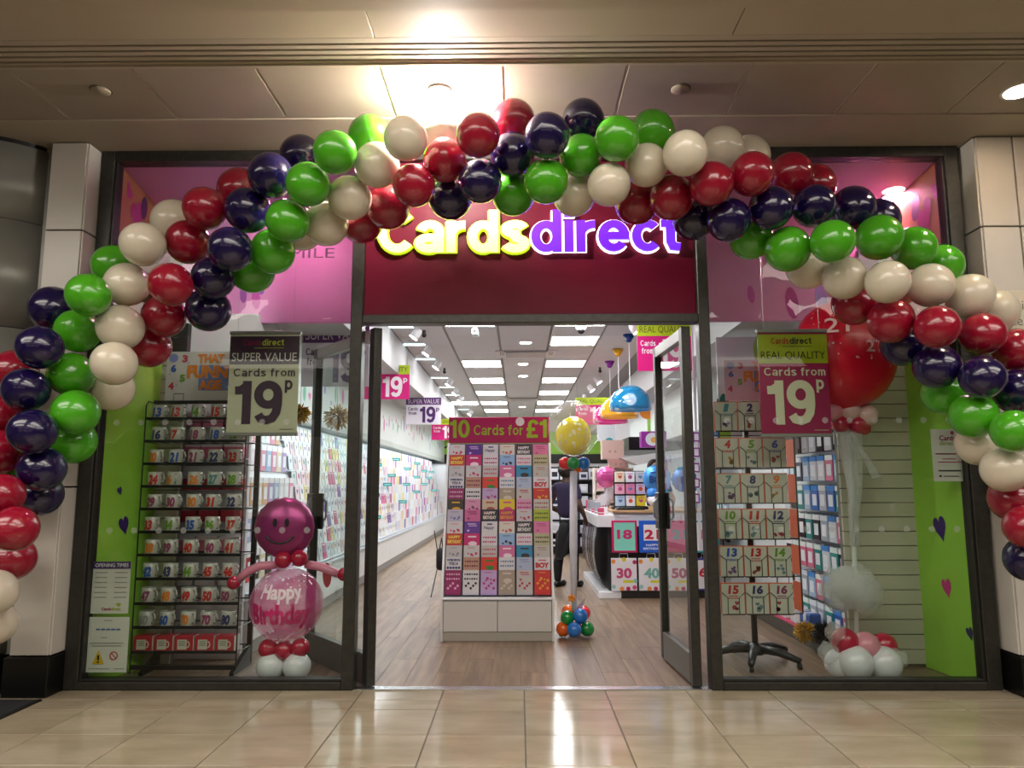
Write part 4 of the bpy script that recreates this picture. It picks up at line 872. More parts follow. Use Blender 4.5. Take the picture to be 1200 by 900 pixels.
MB().tube([P(672, 552, 1.6)-bb_, P(672, 640, 1.6)-bb_, P(673, 715, 1.6)-bb_], [.03, .035, .022], 8).build('ribbon_tail', mat('#d5d8e2', .5), bc, True)
for px, py, m, Y, rp in ((666, 717, B_ORG, 1.68, 7.5), (684, 718, B_RED, 1.68, 7.5), (665, 724, B_GRN, 1.58, 8), (680, 722, B_BLU, 1.55, 8.3), (660, 737, B_ORG, 1.60, 8), (673, 738, B_BLU, 1.50, 8.3), (688, 737, B_GRN, 1.60, 8), (674, 736, B_RED, 1.72, 8)): mini(bc, 'base_balloon', px, py, Y, rp, m)
c = P(670, 701, 1.55)-bb_; fb = MB()
for k in range(5): fb.ball(c+Vector((.02*math.cos(k*1.257), 0, .02*math.sin(k*1.257))), .014, 8, 6)
fb.build('paper_flower', mat('#f0951a', .5), bc, True); MB().add([P(676, 712, 1.56)-bb_, P(686, 700, 1.56)-bb_, P(683, 712, 1.62)-bb_, P(678, 714, 1.64)-bb_], [(0, 1, 2), (0, 2, 3), (0, 1, 3), (1, 2, 3)]).build('organza_bow', mat('#cdbfd6', .6, alpha=.5), bc)

# ================================================================== HANGING PRICE SIGNS IN THE SHOP
def price_sign(px, py, Y, style, label, W=.56, H=.43):
    q = P(px, py, Y); t = thing('hanging_sign', label, 'sign', (q.x, Y, q.z-H))          # px,py = top left corner
    A, B, C1, C2 = {'super': ('#5a2a6e', '#e3e2ea', '#ded6e4', '#4e2266'), 'real': ('#b6cf1c', '#d4107a', '#59641a', '#f4eef2')}[style]
    MB().box(0, W, -.003, .003, 0, H).build('sheet', mat(B, .45), t); M = face((0, -.003, 0)); M2 = face((0, -.003, 0), off=.004)
    b = MB(); rect(b, 0, W, H*.73, H, M); b.build('header_print', mat(A, .45), t); b = MB(); write(b, 'SUPER VALUE' if style == 'super' else 'REAL QUALITY', W*.05, W*.95, H*.78, H*.94, M2); b.build('header_text', mat(C1, .5), t)
    b = MB(); sfont(b, 'Cards', W*.06, W*.34, H*.52, H*.64, M2, .15); sfont(b, 'from', W*.08, W*.30, H*.36, H*.48, M2, .15); nineteen(b, W*.40, W*.84, H*.07, H*.66, M2); sfont(b, 'p', W*.86, W*.95, H*.50, H*.66, M2); b.build('price_text', mat(C2, .5), t)
    for x in (.03, W-.03): MB().tube([(x, 0, H), (x, 0, 3.1-q.z+H)], .002, 4).build('wire', STEEL, t)
price_sign(428, 428, 4.2, 'real', 'first green and pink 19p sign from the door on the left')
price_sign(476, 466, 6.8, 'super', 'purple and white 19p sign hung behind the green and pink one')
price_sign(506, 491, 10.2, 'real', 'small green and pink 19p sign beside the left of the card stand header')
price_sign(355, 383, 1.75, 'super', 'large purple and white 19p sign behind the left door', .62, .56)
price_sign(746, 379, 2.6, 'real', 'large green and pink price sign behind the right door', .56, .5)
price_sign(674, 466, 7.5, 'real', 'green and pink price sign behind the clear balloon', .62, .46)

# ================================================================== LEFT WALL UNIT
lu = thing('wall_unit', 'long white wall unit of tiered card shelves along the left side', 'shelving', (-2.62, .85, 0)); LW_ = 15.1
MB().bbox(0, .54, 0, LW_, 0, .10, .003).build('kickboard', mat('#8d8a86', .5), lu)
for k in range(12): MB().bbox(0, .55, k*LW_/12+.003, (k+1)*LW_/12-.003, .10, .44, .003).build('drawer', mat('#dcdcdc', .4), lu)
MB().bbox(0, .57, 0, LW_, .44, .47, .003).build('ledge', mat('#c9cdd6', .4), lu)
MB().add([(.50, 0, .47), (.50, LW_, .47), (.10, LW_, 1.95), (.10, 0, 1.95), (.0, 0, .47), (.0, LW_, .47), (.0, LW_, 1.95), (.0, 0, 1.95)], [(0,1,2,3),(4,7,6,5),(0,3,7,4),(1,5,6,2),(3,2,6,7)]).build('back_board', mat('#d9dde2', .5), lu)
NT = 9; cp = ['#e6e2e4', '#e3e7ea', '#dcd2dc', '#e6cfd8', '#dce6ea', '#e8e4d8', '#d3deea', '#e2d9d0', '#cf5f8c', '#efe9ec', '#7a5fa6', '#e9eef0', '#d6bcc9', '#e8edf0', '#ded08a', '#cfd8dc']
cn = ['white', 'white', 'pale lilac', 'pink', 'pale blue', 'cream', 'light blue', 'beige', 'magenta', 'white', 'violet', 'white', 'mauve', 'white', 'yellow', 'silver']
wc = {h: MB().box(-.002, .002, -.065, .065, 0, .17).mesh('greeting_card', mat(h, .45)) for h in set(cp)}
stuff = {}; nind = 0; tl = math.atan2(.40, 1.48)
tier_m = MB().bbox(0, .035, 1.7, LW_, 0, .012, .002).mesh('tier_lip', mat('#d3dbe0', .3))
for j in range(NT):
    z = .50+j*.157; xx = -2.62+.50-(z-.47)*.40/1.48+.012; link('tier_lip', tier_m, lu, (xx+2.62, 0, z-.014))
for i in range(82):
    for j in range(NT):
        z = .50+j*.157; xx = -2.62+.50-(z-.47)*.40/1.48+.014; y = 2.75+i*.162+random.uniform(-.01, .01); k = random.randrange(len(cp)); h = cp[k]
        if nind < 297:
            o = link('greeting_card', wc[h], None, (xx+.008, y, z), (0, -.14, 0)); nind += 1
            tag(o, '%s greeting card, %s tier up, %s along from the window on the left wall' % (cn[k], ORD[j], ORD[i]), 'greeting card', 'cards along the left wall')
            b = MB(); M = face((.002, 0, 0), '+x')
            c2 = random.choice(('#b04a7a', '#5a7aa8', '#8a8a90', '#c9a03a', '#4a9a8a', '#7a4a9a'))
            key = ('p', c2, i % 2)
            if key not in wc:
                (disc if i % 2 else heart)(b, 0, .10, .030, M); wc[key] = b.mesh('print', mat(c2, .5))
            link('print', wc[key], o)
        else:
            stuff.setdefault(h, MB()).box(xx+.006, xx+.010, y-.065, y+.065, z, z+.165)
bm_all = MB(); idx = []; ms = []
for h, m_ in stuff.items():
    bm_all.add(m_.v, m_.f); ms.append(mat(h, .45)); idx += [len(ms)-1]*len(m_.f)
me = bm_all.mesh('far_cards', None)
for m_ in ms: me.materials.append(m_)
me.polygons.foreach_set('material_index', idx)
tag(link('far_cards', me), 'far greeting cards filling the deep end of the left wall racks', 'greeting cards', kind='stuff')
tl_m = MB().box(0, .15, -.003, .003, 0, .055).mesh('shelf_tag', mat('#189a9a', .5)); tx_ = MB(); M = face((.0, -.003, 0)); rect(tx_, .02, .13, .02, .034, M); txm = tx_.mesh('print', mat('#b9e6e2', .5))
for k, (i, j) in enumerate(((20, 2), (22, 4), (24, 6), (27, 7), (30, 5), (34, 6), (37, 3), (40, 8), (43, 5), (47, 7), (50, 4), (54, 6), (58, 8), (60, 5), (64, 7), (68, 6), (70, 4), (73, 7))):
    z = .50+j*.157; xx = -2.62+.50-(z-.47)*.40/1.48+.05
    o = link('shelf_tag', tl_m, None, (xx, 2.75+i*.162, z-.02)); link('print', txm, o); tag(o, 'teal shelf tag, %s from the door along the left wall card racks' % ORD[k], 'shelf tag', 'teal tags on the left wall')
# hanging packs in the near bay of the left wall
pc = [('pale blue', '#a9c6e6'), ('pink', '#e2a0b8'), ('white', '#e6e6e8'), ('peach', '#dfb594'), ('cream', '#e4dcc0'), ('lilac', '#b9a6d0'), ('red', '#b8283a'), ('black', '#202226')]
def pack(name, w_, h_, hc, hh, n, parent=None):
    b = MB().bbox(-.012, .012, -w_/2, w_/2, -h_, 0, .004)
    return b.mesh('pouch', mat(hc, .25)), MB().box(-.014, .014, -w_/2, w_/2, -h_*.2, .0).mesh('header_card', mat(hh, .45)), MB().box(*((.0125, .0135) if n == '+x' else (-.0135, -.0125)), -w_*.3, w_*.3, -h_*.8, -h_*.35).mesh('print', mat('#dfe3ea', .4))
pmx = {nm: pack(nm, .13, .24, h, '#e8e8ec', '+x') for nm, h in pc}
for j, z in enumerate((.78, 1.07, 1.36, 1.66, 1.93)):
    for i in range(11):
        nm, h = random.choice(pc[:6] if j else pc[4:]); xx = -2.62+.52-(z-.47)*.40/1.48+.03; y = .98+i*.153
        t = thing('hanging_pack', '%s hanging pack, %s from the window, %s row up in the near left bay' % (nm, ORD[i], ORD[j]), 'pack', (xx+.02, y, z), 0, 'packs on the near left bay'); 
        for m_, n_ in zip(pmx[nm], ('pouch', 'header_card', 'print')): link(n_, m_, t)
        MB().tube([(-.08, 0, -.01), (.03, 0, -.005)], .003, 4).build('hook', CHROME, t) if i == -1 else None
# end panel of the unit with red and pink boxes seen through the mug rack
ep = MB().bbox(-2.62, -2.1, .80, .85, 0, 1.98, .003).build('end_panel', mat('#d8d8dc', .5)); ep.parent = lu; ep.location = (2.62, -.85, 0)
for k, (z, nm, h) in enumerate(((.55, 'white', '#d6d2d4'), (.80, 'pink', '#d87a98'), (1.02, 'crimson', '#a81f34'), (1.26, 'crimson', '#a81f34'), (1.50, 'pink', '#d56a8c'), (1.74, 'rose', '#c97a94'))):
    for i in range(3):
        t = thing('gift_box', '%s gift box, %s from left in the %s tier behind the mug rack' % (nm, ORD[i], ORD[k]), 'box', (-2.53+i*.17, .72, z), 0, 'boxes behind the mug rack'); MB().bbox(-.075, .075, 0, .075, 0, .11, .003).build('box', mat(h, .45), t); MB().box(-.076, .076, -.001, .075, .085, .111).build('lid', mat('#d9cfd2', .45), t)
    MB().bbox(.0, .52, -.14, -.05, z-.012, z, .002).build('shelf', mat('#8f9094', .4), lu)
# gold and brown tinsel bunches hanging in the left bay, and the black and gold ones low on the right
def tinsel(p, r, hc, label, n=90):
    b = MB()
    for k in range(n*4):
        d = Vector((random.gauss(0, 1), random.gauss(0, 1), random.gauss(0, .8))).normalized(); L = random.uniform(.6, 1.05); b.tube([d*r*.3, d*r*L*.75, d*r*L+Vector((0, 0, -.08*r))], [r*.07, r*.06, r*.03], 4)
    o = b.build('tinsel_bunch', mat(hc, .3, .6), None, True, p); tag(o, label, 'tinsel')
    if p.z > 1: MB().tube([(0, 0, 0), (0, 0, 3.1-p.z)], .002, 4).build('wire', STEEL, o)
tinsel(P(334, 478, 1.3), .09, '#1e1c1c', 'black fluffy tinsel bunch behind the left poster')
tinsel(P(352, 484, 1.6), .10, '#b08a3a', 'gold tinsel bunch behind the left poster')
tinsel(P(395, 488, 2.0), .13, '#c2a878', 'pale gold tinsel bunch seen through the left door')
tinsel(P(944, 740, 1.06), .095, '#c99a1c', 'gold tinsel bunch on the pink plinth in the right window')
tinsel(P(967, 742, .80), .10, '#0d0d0e', 'black tinsel bunch on the pink plinth in the right window')
# small round sticker on the door glass
q = P(382, 674, .35); t = thing('round_sticker', 'oval red and blue sticker on the left door glass', 'sticker', (q.x, q.y, q.z), math.atan2(.8, -.625))
b = MB(); M = face((0, -.006, 0)); disc(b, 0, 0, .075, M, 20, ry=.085); b.build('disc', mat('#b8402a', .5), t); b = MB(); M2 = face((0, -.008, 0))
for k in range(3): rect(b, -.05, .05, -.05+k*.035, -.03+k*.035, M2)
b.build('print', mat('#4a5a90', .5), t)
# coat-stand like wire stand with a black bag, left of the card stand
g = G(508, 700); t = thing('wire_stand', 'thin wire stand holding a black bag left of the card stand', 'stand', (g.x, g.y, 0)); hz = P(507, 622, g.y).z
MB().tube([(-.03, 0, 0), (.06, 0, hz*.55), (0, 0, hz), (.12, 0, hz), (.12, 0, hz*.55)], .006, 6).build('frame', WIRE, t)
MB().tube([(.15, .1, 0), (.12, 0, hz*.55)], .006, 6).build('leg', WIRE, t)
tg = thing('black_bag', 'black bag hanging on the wire stand', 'bag', (g.x+.10, g.y-.088, hz*.42)); bz = MB().bbox(-.06, .06, -.07, .07, 0, .25, .03); bz.build('body', mat('#0d0f18', .6), tg, True); MB().tube([(-.03, .0, .23), (-.01, .076, .36), (.02, .0745, hz*.13), (.03, .0, .23)], .008).build('strap', mat('#0d0f18', .6), tg)

# ================================================================== RIGHT WINDOW WALL BAY
ru = thing('wall_bay', 'grey wall bay with pink-topped plinth and hooks inside the right window', 'shelving', (2.31, .70, 0))
MB().bbox(0, .47, 0, 2.0, 0, .11, .003).build('plinth', mat('#3f3c38', .5), ru); MB().bbox(-.01, .47, -.01, 2.0, .11, .135, .003).build('plinth_top', mat('#d0406e', .4), ru)
MB().bbox(.33, .45, 0, 2.0, .135, 2.3, .003).build('back_panel', mat('#d9dde0', .5), ru)
pc2 = [('black', '#14161c', '#e4e6ea'), ('white', '#d7dbe2', '#2a7ac8'), ('blue', '#2a62b4', '#0f7ad0'), ('silver', '#a9b2be', '#d8dce2'), ('teal', '#1d8a86', '#d8e6e2'), ('pale blue', '#a6c2e0', '#2d86d2'), ('pink', '#d86a8c', '#e4e6ea')]
pm2 = {nm: pack(nm, .14, .205, a_, b_, '-x') for nm, a_, b_ in pc2}
hook_m = MB().tube([(-.02, 0, .005), (.17, 0, .005)], .003, 4).mesh('hook', CHROME)
for j, z in enumerate((1.76, 1.52, 1.28, 1.04, .80, .56, .33)):
    for i in range(8):
        nm, a_, b_ = random.choice(pc2 if j else pc2[:2]); y = .80+i*.16
        for d in range(2):
            if d and random.random() < .4: continue
            t = thing('hanging_pack', '%s pack%s, %s from the window in the %s hook row' % (nm, ' at the back' if d else '', ORD[i], ORD[j]), 'pack', (2.46+d*.05, y, z), 0, 'packs on the right window bay')
            for m_, n_ in zip(pm2[nm], ('pouch', 'header_card', 'print')): link(n_, m_, t)
            if not d: link('hook', hook_m, t)
for k, (y, nm, h) in enumerate(((1.28, 'blue', '#2a5ca8'), (1.5, 'white', '#d8d4d6'), (1.75, 'white', '#d8cfd2'), (2.1, 'blue', '#2a3aa0'))):
    t = thing('gift_pack', '%s gift pack on the pink plinth, %s from the window' % (nm, ORD[k]), 'pack', (2.36, y, .136), .2); MB().bbox(-.05, .05, -.08, .08, 0, .12, .01).build('box', mat(h, .4), t); MB().box(-.052, .052, -.02, .02, 0, .122).build('band', mat('#e2dfe6', .4), t)
# party graphic board high inside the right window
a, b_ = P(838, 382, 1.6), P(892, 470, 1.6); t = thing('party_board', 'white Party board with green patch behind the right window poster', 'sign', (a.x, 1.6, 1.55)); MB().box(0, .70, -.005, .005, 0, 1.05).build('board', mat('#dfeaec', .5), t); M = face((0, -.005, 0)); b = MB(); write(b, 'Party', .06, .28, .63, .80, M, .01, shear=.1); b.build('lettering', mat('#2fa39c', .5), t)
b = MB(); disc(b, .45, .93, .12, M, 18, ry=.17); rect(b, -.0, .10, .12, .30, M); b.build('green_print', mat('#9bd24a', .5), t); b = MB(); disc(b, .05, .42, .045, M, 16, ry=.12); b.build('leaf_print', mat('#2d8a84', .5), t)
t = thing('hanging_banner', 'red pennant banner with white letters behind the That Funny Age board', 'banner', (P(216, 415, .95).x, .93, P(216, 412, .93).z)); b = MB().add([(0, 0, 0), (.26, 0, 0), (.0, 0, .13), (0, .004, 0), (.26, .004, 0), (0, .004, .13)], [(0, 1, 2), (5, 4, 3), (0, 3, 4, 1), (1, 4, 5, 2), (2, 5, 3, 0)]); b.build('cloth', mat('#dd5a5a', .5), t); M = face((0, 0, 0)); b = MB(); write(b, 'CON', .01, .13, .015, .07, M, .02); b.build('lettering', PAPER, t)

# ================================================================== TILL COUNTER AND GIFT BAGS ON THE RIGHT
GX0, GX1, GY0, GY1 = .90, 2.25, 3.74, 5.75
go = thing('till_counter', 'white till counter with wood top and dark front hung with gift bags', 'counter', (GX0, GY0, 0))
MB().bbox(0, .26, -.0, GY1-GY0, 0, .075, .004).build('plinth', mat('#dfe0e2', .35), go); MB().bbox(.26, GX1-GX0, .06, GY1-GY0, 0, .075, .004).build('plinth', mat('#3d3a38', .5), go)
MB().bbox(.13, GX1-GX0, .10, GY1-GY0, .075, .80, .004).build('body', mat('#26242a', .5), go); MB().bbox(.0, .20, .02, GY1-GY0, .80, .935, .004).build('tray', mat('#dcdde0', .35), go)
MB().bbox(.20, GX1-GX0, .20, GY1-GY0, .80, .955, .004).build('upper_body', mat('#d3d8dc', .4), go); MB().bbox(.20, GX1-GX0, .17, GY1-GY0, .955, .985, .004).build('worktop', noisy('#a5825a', '#b8966c', 3, .4, (1, 8, 1)), go)
MB().bbox(.12, GX1-GX0, .075, .10, .47, .51, .003).build('rail', BLACK, go)
def gift_bag(px, py, num_, hc, hi, hn, label, w_=.288, h_=.36, extra=None, dots=False):
    q = P(px, py, GY0); t = thing('gift_bag', label, 'gift bag', (q.x+w_/2, GY0-.005, q.z-h_), 0, 'gift bags on the counter front')
    MB().bbox(-w_/2, w_/2, -.02, .013, 0, h_, .003).build('bag', mat(hc, .35), t); M = face((0, -.02, 0)); M2 = face((0, -.02, 0), off=.003)
    for s in (0,): MB().tube([(-.05, -.0, h_), (-.045, -.0, h_+.05), (.045, -.0, h_+.05), (.05, -.0, h_)], .004, 5).build('handle', mat('#d8d4d8', .5), t)
    if hi: b = MB(); rect(b, -w_*.42, w_*.42, h_*.06, h_*.94, M); b.build('panel_print', mat(hi, .4), t)
    if dots:
        for k, (x, z) in enumerate(((-.42, .9), (.42, .88), (-.42, .12), (.4, .1), (0, .96), (-.1, .06), (.15, .06), (.44, .3))):
            b = MB(); disc(b, w_*x, h_*z, w_*.085, M, 14); b.build('spot_print', mat(('#e08a3a', '#b02a5e', '#8fc0b4', '#d0407a', '#d8c832')[k % 5], .4), t)
        b = MB(); rect(b, -w_*.05, w_*.36, h_*.24, h_*.32, M); b.build('ribbon_print', mat('#d8d232', .4), t)
    b = MB(); nd = write(b, num_, -w_*.3, w_*.3, h_*(.38 if dots else .42), h_*(.70 if dots else .72), M2, .04); b.build('number', mat(hn, .4), t)
    if extra: b = MB(); extra(b, M2, w_, h_); b.build('text_print', mat('#d9dff0', .4), t)
    return t
def hb21(b, M, w_, h_): write(b, 'HAPPY', -w_*.25, w_*.25, h_*.20, h_*.27, M, .03); write(b, 'BIRTHDAY', -w_*.36, w_*.36, h_*.09, h_*.16, M, .03)
gift_bag(716.5, 610, '18', '#c2185e', '#7fd0bc', '#c2286a', 'pink and turquoise gift bag with number 18, top left on the counter front')
t = gift_bag(748.5, 610, '21', '#1558c4', None, '#c01f38', 'blue gift bag with red number 21 on the counter front', extra=hb21)
b = MB(); rect(b, -.095, .095, .135, .315, face((0, -.02, 0))); b.build('panel_print', mat('#e3e3e6', .4), t)
gift_bag(780, 610, '21', '#a81a5a', '#c0246a', '#2a7a82', 'magenta gift bag with teal number 21 behind the right door')
gift_bag(716, 654, '30', '#e0dde0', None, '#c24a78', 'spotted white gift bag with pink number 30 below the turquoise one', dots=True)
gift_bag(748, 654, '40', '#e0dde0', None, '#6fb0a8', 'spotted white gift bag with pale teal number 40 on the counter front', dots=True)
gift_bag(780, 654, '50', '#d8d5d8', None, '#a83a64', 'spotted white gift bag with number 50 behind the right door', dots=True)
gift_bag(812, 610, '18', '#2f9aa0', '#d7d2d4', '#b8283a', 'turquoise and white gift bag with red number behind the right door post')
gift_bag(812, 654, '60', '#3a3a86', '#d8d5d8', '#b8283a', 'dark blue and white gift bag low behind the right door post')
# wrapping sheets hung along the counter flank
for k in range(10):
    y = GY0+.12+k*.19; nm, h = (('black', '#121216'), ('silver', '#8f9198'), ('grey', '#4a4a50'), ('black', '#1a181e'), ('plum', '#4a1a44'))[k % 5]
    pts = [(-.02, .78), (-.045, .62), (-.05, .45), (-.03, .3), (.02, .17), (.07, .10)]; b = MB(); n = len(pts)
    b.add([(x, dy, z) for dy in (0, .16) for x, z in pts]+[(x+.008, dy, z) for dy in (0, .16) for x, z in pts], [(i, i+1, n+i+1, n+i) for i in range(n-1)]+[(2*n+i+1, 2*n+i, 3*n+i, 3*n+i+1) for i in range(n-1)]+[(i+1, i, 2*n+i, 2*n+i+1) for i in range(n-1)]+[(n+i, n+i+1, 3*n+i+1, 3*n+i) for i in range(n-1)])
    o = b.build('wrapping_sheet', mat(h, .2, .3), None, True, (GX0+.03, y, 0)); tag(o, '%s glossy wrapping sheet, %s from the front on the counter flank' % (nm, ORD[k]), 'wrapping paper', 'wrapping sheets on the counter')
# nine-pocket card box rack on the counter
rq = P(721, 592, 4.25); ra = thing('counter_rack', 'small black rack of boxed cards standing on the till counter', 'rack', (rq.x, 4.25, .986)); 
MB().bbox(-.03, .40, -.02, .16, 0, .03, .003).build('base', BLACK, ra); MB().bbox(-.0, .38, .11, .13, 0, .47, .003).build('back', BLACK, ra)
for k in range(3): MB().box(-.01, .39, -.01, .12, .03+k*.145, .036+k*.145).build('tier', WIRE, ra)
rc_ = [['cream', 'white', 'grey'], ['pink', 'rose', 'lilac'], ['pale blue', 'white', 'yellow']]; hx_ = {'cream': '#e2d3c2', 'white': '#dfe4ea', 'grey': '#c4c0c0', 'pink': '#dfa6bc', 'rose': '#d67a9c', 'lilac': '#c3b6d8', 'pale blue': '#b3cbe2', 'yellow': '#d8c42c'}
for j in range(3):
    for i in range(3):
        nm = rc_[j][i]; t = thing('card_box', '%s card box, %s in the %s tier of the counter rack' % (nm, ('left', 'middle', 'right')[i], ('top', 'middle', 'bottom')[j]), 'box', (rq.x+.065+i*.125, 4.25, .986+.038+(2-j)*.145), 0, 'boxes in the counter rack')
        MB().bbox(-.055, .055, 0, .1, 0, .13, .003).build('box', mat(hx_[nm], .4), t); b = MB(); M = face((0, 0, 0)); (disc if (i+j) % 2 else heart)(b, 0, .065, .026, M); rect(b, -.035, .035, .10, .108, M); b.build('print', mat(('#c8501e', '#b0447a', '#5a7aa8')[(i+j) % 3], .4), t)
# little things on the tray and the counter
for k in range(9):
    q = Vector((GX0+.055+.06*(k % 2), GY0+.12+k*.19, .937)); nm, h = (('pink', '#c8466e'), ('white', '#dcdce0'), ('silver', '#9aa0a8'), ('navy', '#1c2448'))[k % 4]
    t = thing('impulse_box', '%s little box, %s from the front on the white counter tray' % (nm, ORD[k]), 'box', tuple(q), random.uniform(-.2, .2), 'little boxes on the counter tray'); MB().bbox(-.035, .035, -.05, .05, 0, random.choice((.05, .08, .14)), .003).build('box', mat(h, .4), t); MB().box(-.036, .036, -.051, .051, .02, .03).build('band', mat('#e4e0d8', .4), t)
# card display fan leaning at the end of the tray
for k in range(4):
    q = P(698+k*4, 590-k*7, 4.9); t = thing('leaflet', 'pale leaflet leaning in the stepped holder on the counter, %s from front' % ORD[k], 'leaflet', (q.x, 4.7+k*.12, .98), 0, 'leaflets on the counter'); MB().box(-.05, .05, -.003, .003, 0, q.z-.93, Matrix.Rotation(.35, 4, 'Y')).build('sheet', mat('#cfcdd4', .4), t); MB().box(-.04, .04, -.004, -.003, .02, .05, Matrix.Rotation(.35, 4, 'Y')).build('print', mat('#b0648a', .5), t)
# tablet / till screen low on the counter
t = thing('card_terminal', 'black flat till tray lying on the wood counter top', 'till', (1.33, 4.0, .987)); MB().bbox(-.17, .17, 0, .16, 0, .022, .005).build('tray', BLACK, t); MB().bbox(-.15, .15, .02, .14, .022, .028, .003).build('screen', mat('#1d2228', .2), t)
# foil balloons on the counter
def foil_disc(loc, R, m, label, word, hw, stick=None, group=None):
    t = thing('foil_balloon', label, 'balloon', (loc[0], loc[1], .986)); c = Vector((0, 0, loc[2]-.986)); vs = []; fs = []; n = 32
    for i in range(11):
        a_ = math.pi*i/10
        for k in range(n):
            a = 2*math.pi*k/n; rr = R*math.sin(a_)*(1+.02*math.cos(16*a)*math.sin(a_)**6); vs.append((c.x+rr*math.cos(a), c.y-R*.45*math.cos(a_), c.z+rr*math.sin(a)))
    for i in range(10): fs += [(i*n+k, (i+1)*n+k, (i+1)*n+(k+1) % n, i*n+(k+1) % n) for k in range(n)]
    o = MB().add(vs, fs).build('foil', m, t, True); M = face((0, -R*.46, c.z)); b = MB(); write(b, word, -R*.62, R*.62, -R*.32, R*.22, M, .03); b.build('lettering', mat(hw, .4), o)
    b = MB(); rect(b, -R*.5, R*.5, R*.4, R*.48, M); b.build('banner_print', mat(hw, .4), o); MB().tube([(0, 0, c.z-R*.95), (0, 0, 0)], .006, 6).build('stick', mat('#d9d9dc', .4), t)
    return t
q = P(770, 561, 4.0); t = foil_disc(q, .17, mat('#4f9ae0', .2, .4), 'blue round foil BOY balloon standing on the till counter', 'BOY', '#163a7a')
for px, py, m in ((765, 579, mat('#2f8ae6', .2, coat=.4)), (776, 580, mat('#2f8ae6', .2, coat=.4)), (766, 588, mw)): mini(t, 'base_balloon', px, py-2, 4.0, 7.0, m)
q = P(711, 559, 4.9); foil_disc(q, .14, mat('#d86aa6', .25, .4), 'pink round foil balloon at the back of the counter', 'GIRL', '#b02a74')
q = P(802, 562, 4.35); foil_disc(q, .16, mat('#3a7ec4', .2, .4), 'darker blue foil balloon seen through the right door glass', 'BOY', '#163a7a')

# ================================================================== PENDANT LAMPS
def pendant(cx, cy, zb, R, hd, hc, label, cord):
    t = thing('pendant_lamp', label, 'pendant lamp', (cx, cy, 3.1))
    MB().lathe([(.0, -.10), (.03, -.09), (.075, -.0)], 20).build('canopy', mat(hc, .25), t, True); MB().tube([(0, 0, -.09), (0, 0, zb-3.1+R*.95)], .005, 6).build('cord', mat('#e2e2e4', .4), t)
    gm = bpy.data.materials.new('dome '+hd); gm.use_nodes = True; g = gm.node_tree.nodes['Principled BSDF']; g.inputs['Base Color'].default_value = (*lin(hd), 1); g.inputs['Roughness'].default_value = .06; g.inputs['Alpha'].default_value = .72; g.inputs['Coat Weight'].default_value = 1
    pr_ = [(R*math.sin(a), R*1.0*math.cos(a)) for a in (math.pi*k/20*1.12 for k in range(1, 11))]; c = (0, 0, zb-3.1+R*.15)
    MB().lathe([(.02, R*.99)]+pr_+[(r*.985, z) for r, z in pr_[::-1]]+[(.02, R*.975)], 32, c).build('dome', gm, t, True); MB().ball((0, 0, c[2]+R*.35), .075, 16, 10).build('bulb', mat('#fffaf0', .4, emit=6), t, True)
    MB().tube([(0, 0, c[2]+R*.5), (0, 0, c[2]+R*.97)], .02, 8).build('socket', CHROME, t)
pendant(1.345, 3.95, P(738, 480, 3.95).z, .255, '#0f7fb4', '#123a7a', 'blue glossy dome pendant lamp, nearest of three', 1)
pendant(1.345, 4.95, P(725, 489, 4.95).z, .255, '#e0a51e', '#d8a018', 'amber glossy dome pendant lamp, middle of three', 1)
pendant(1.352, 5.95, P(718, 495, 5.95).z, .255, '#d8308a', '#8a2a9a', 'pink glossy dome pendant lamp, farthest of three', 1)

# ================================================================== BACKGROUND FITTINGS ON THE RIGHT
def shelf_unit(name, label, x0, x1, y, z0, z1, rows, hm, cols, n, grp, what, W=None, D=.3, items=True):
    t = thing(name, label, 'shelving', (x0, y, 0)); w_ = x1-x0
    MB().bbox(0, w_, D-.03, D, 0, z1, .003).build('back_panel', mat(hm, .5), t)
    for x in (0, w_-.025): MB().bbox(x, x+.025, 0, D, 0, z1, .003).build('side_panel', mat(hm, .5), t)
    hh = (z1-z0)/rows
    for j in range(rows):
        z = z0+j*hh; MB().bbox(.025, w_-.025, 0, D-.03, z-.02, z, .003).build('shelf', mat(hm, .5), t)
        for i in range(n):
            nm, h = cols[(i*3+j*5+(i*j) % 3) % len(cols)]; iw = (w_-.05)/n
            o = thing(what, '%s %s, %s along the %s shelf of the %s' % (nm, what.replace('_', ' '), ORD[i], ORD[rows-1-j], grp), 'box', (x0+.025+iw*(i+.5), y+.02, z+.001), 0, what.replace('_', ' ')+'s of the '+grp); k = .55+.28*((i*7+j*3) % 4)/3
            MB().bbox(-iw*.42, iw*.42, 0, .12, 0, hh*k, .003).build('box', mat(h, .4), o); b = MB(); rect(b, -iw*.28, iw*.28, hh*k*.25, hh*k*.7, face((0, 0, 0))); b.build('print', mat(cols[(i+j+3) % len(cols)][1], .4), o)
    return t
q0, q1 = P(672, 600, 9), P(699, 545, 9)
shelf_unit('display_unit', 'dark display unit of framed gifts behind the person in purple', .55, 1.50, 9.0, .15, 1.62, 6, '#2a2c33', [('white', '#cfd4dc'), ('navy', '#1c2448'), ('grey', '#6a7079'), ('black', '#15171c'), ('pale', '#b6bcc6')], 5, 'dark unit', 'framed_gift')
q0, q1 = P(697, 600, 7), P(735, 540, 7)
shelf_unit('display_unit', 'cream display unit of small gifts behind the pink foil balloon', q0.x, q1.x+.1, 7.0, .3, 1.55, 7, '#d9cfc4', [('blush', '#d8b9b4'), ('crimson', '#b0244e'), ('cream', '#e2dcd2'), ('pink', '#d88aa8'), ('rose gold', '#c49a8c')], 4, 'cream unit', 'small_gift')
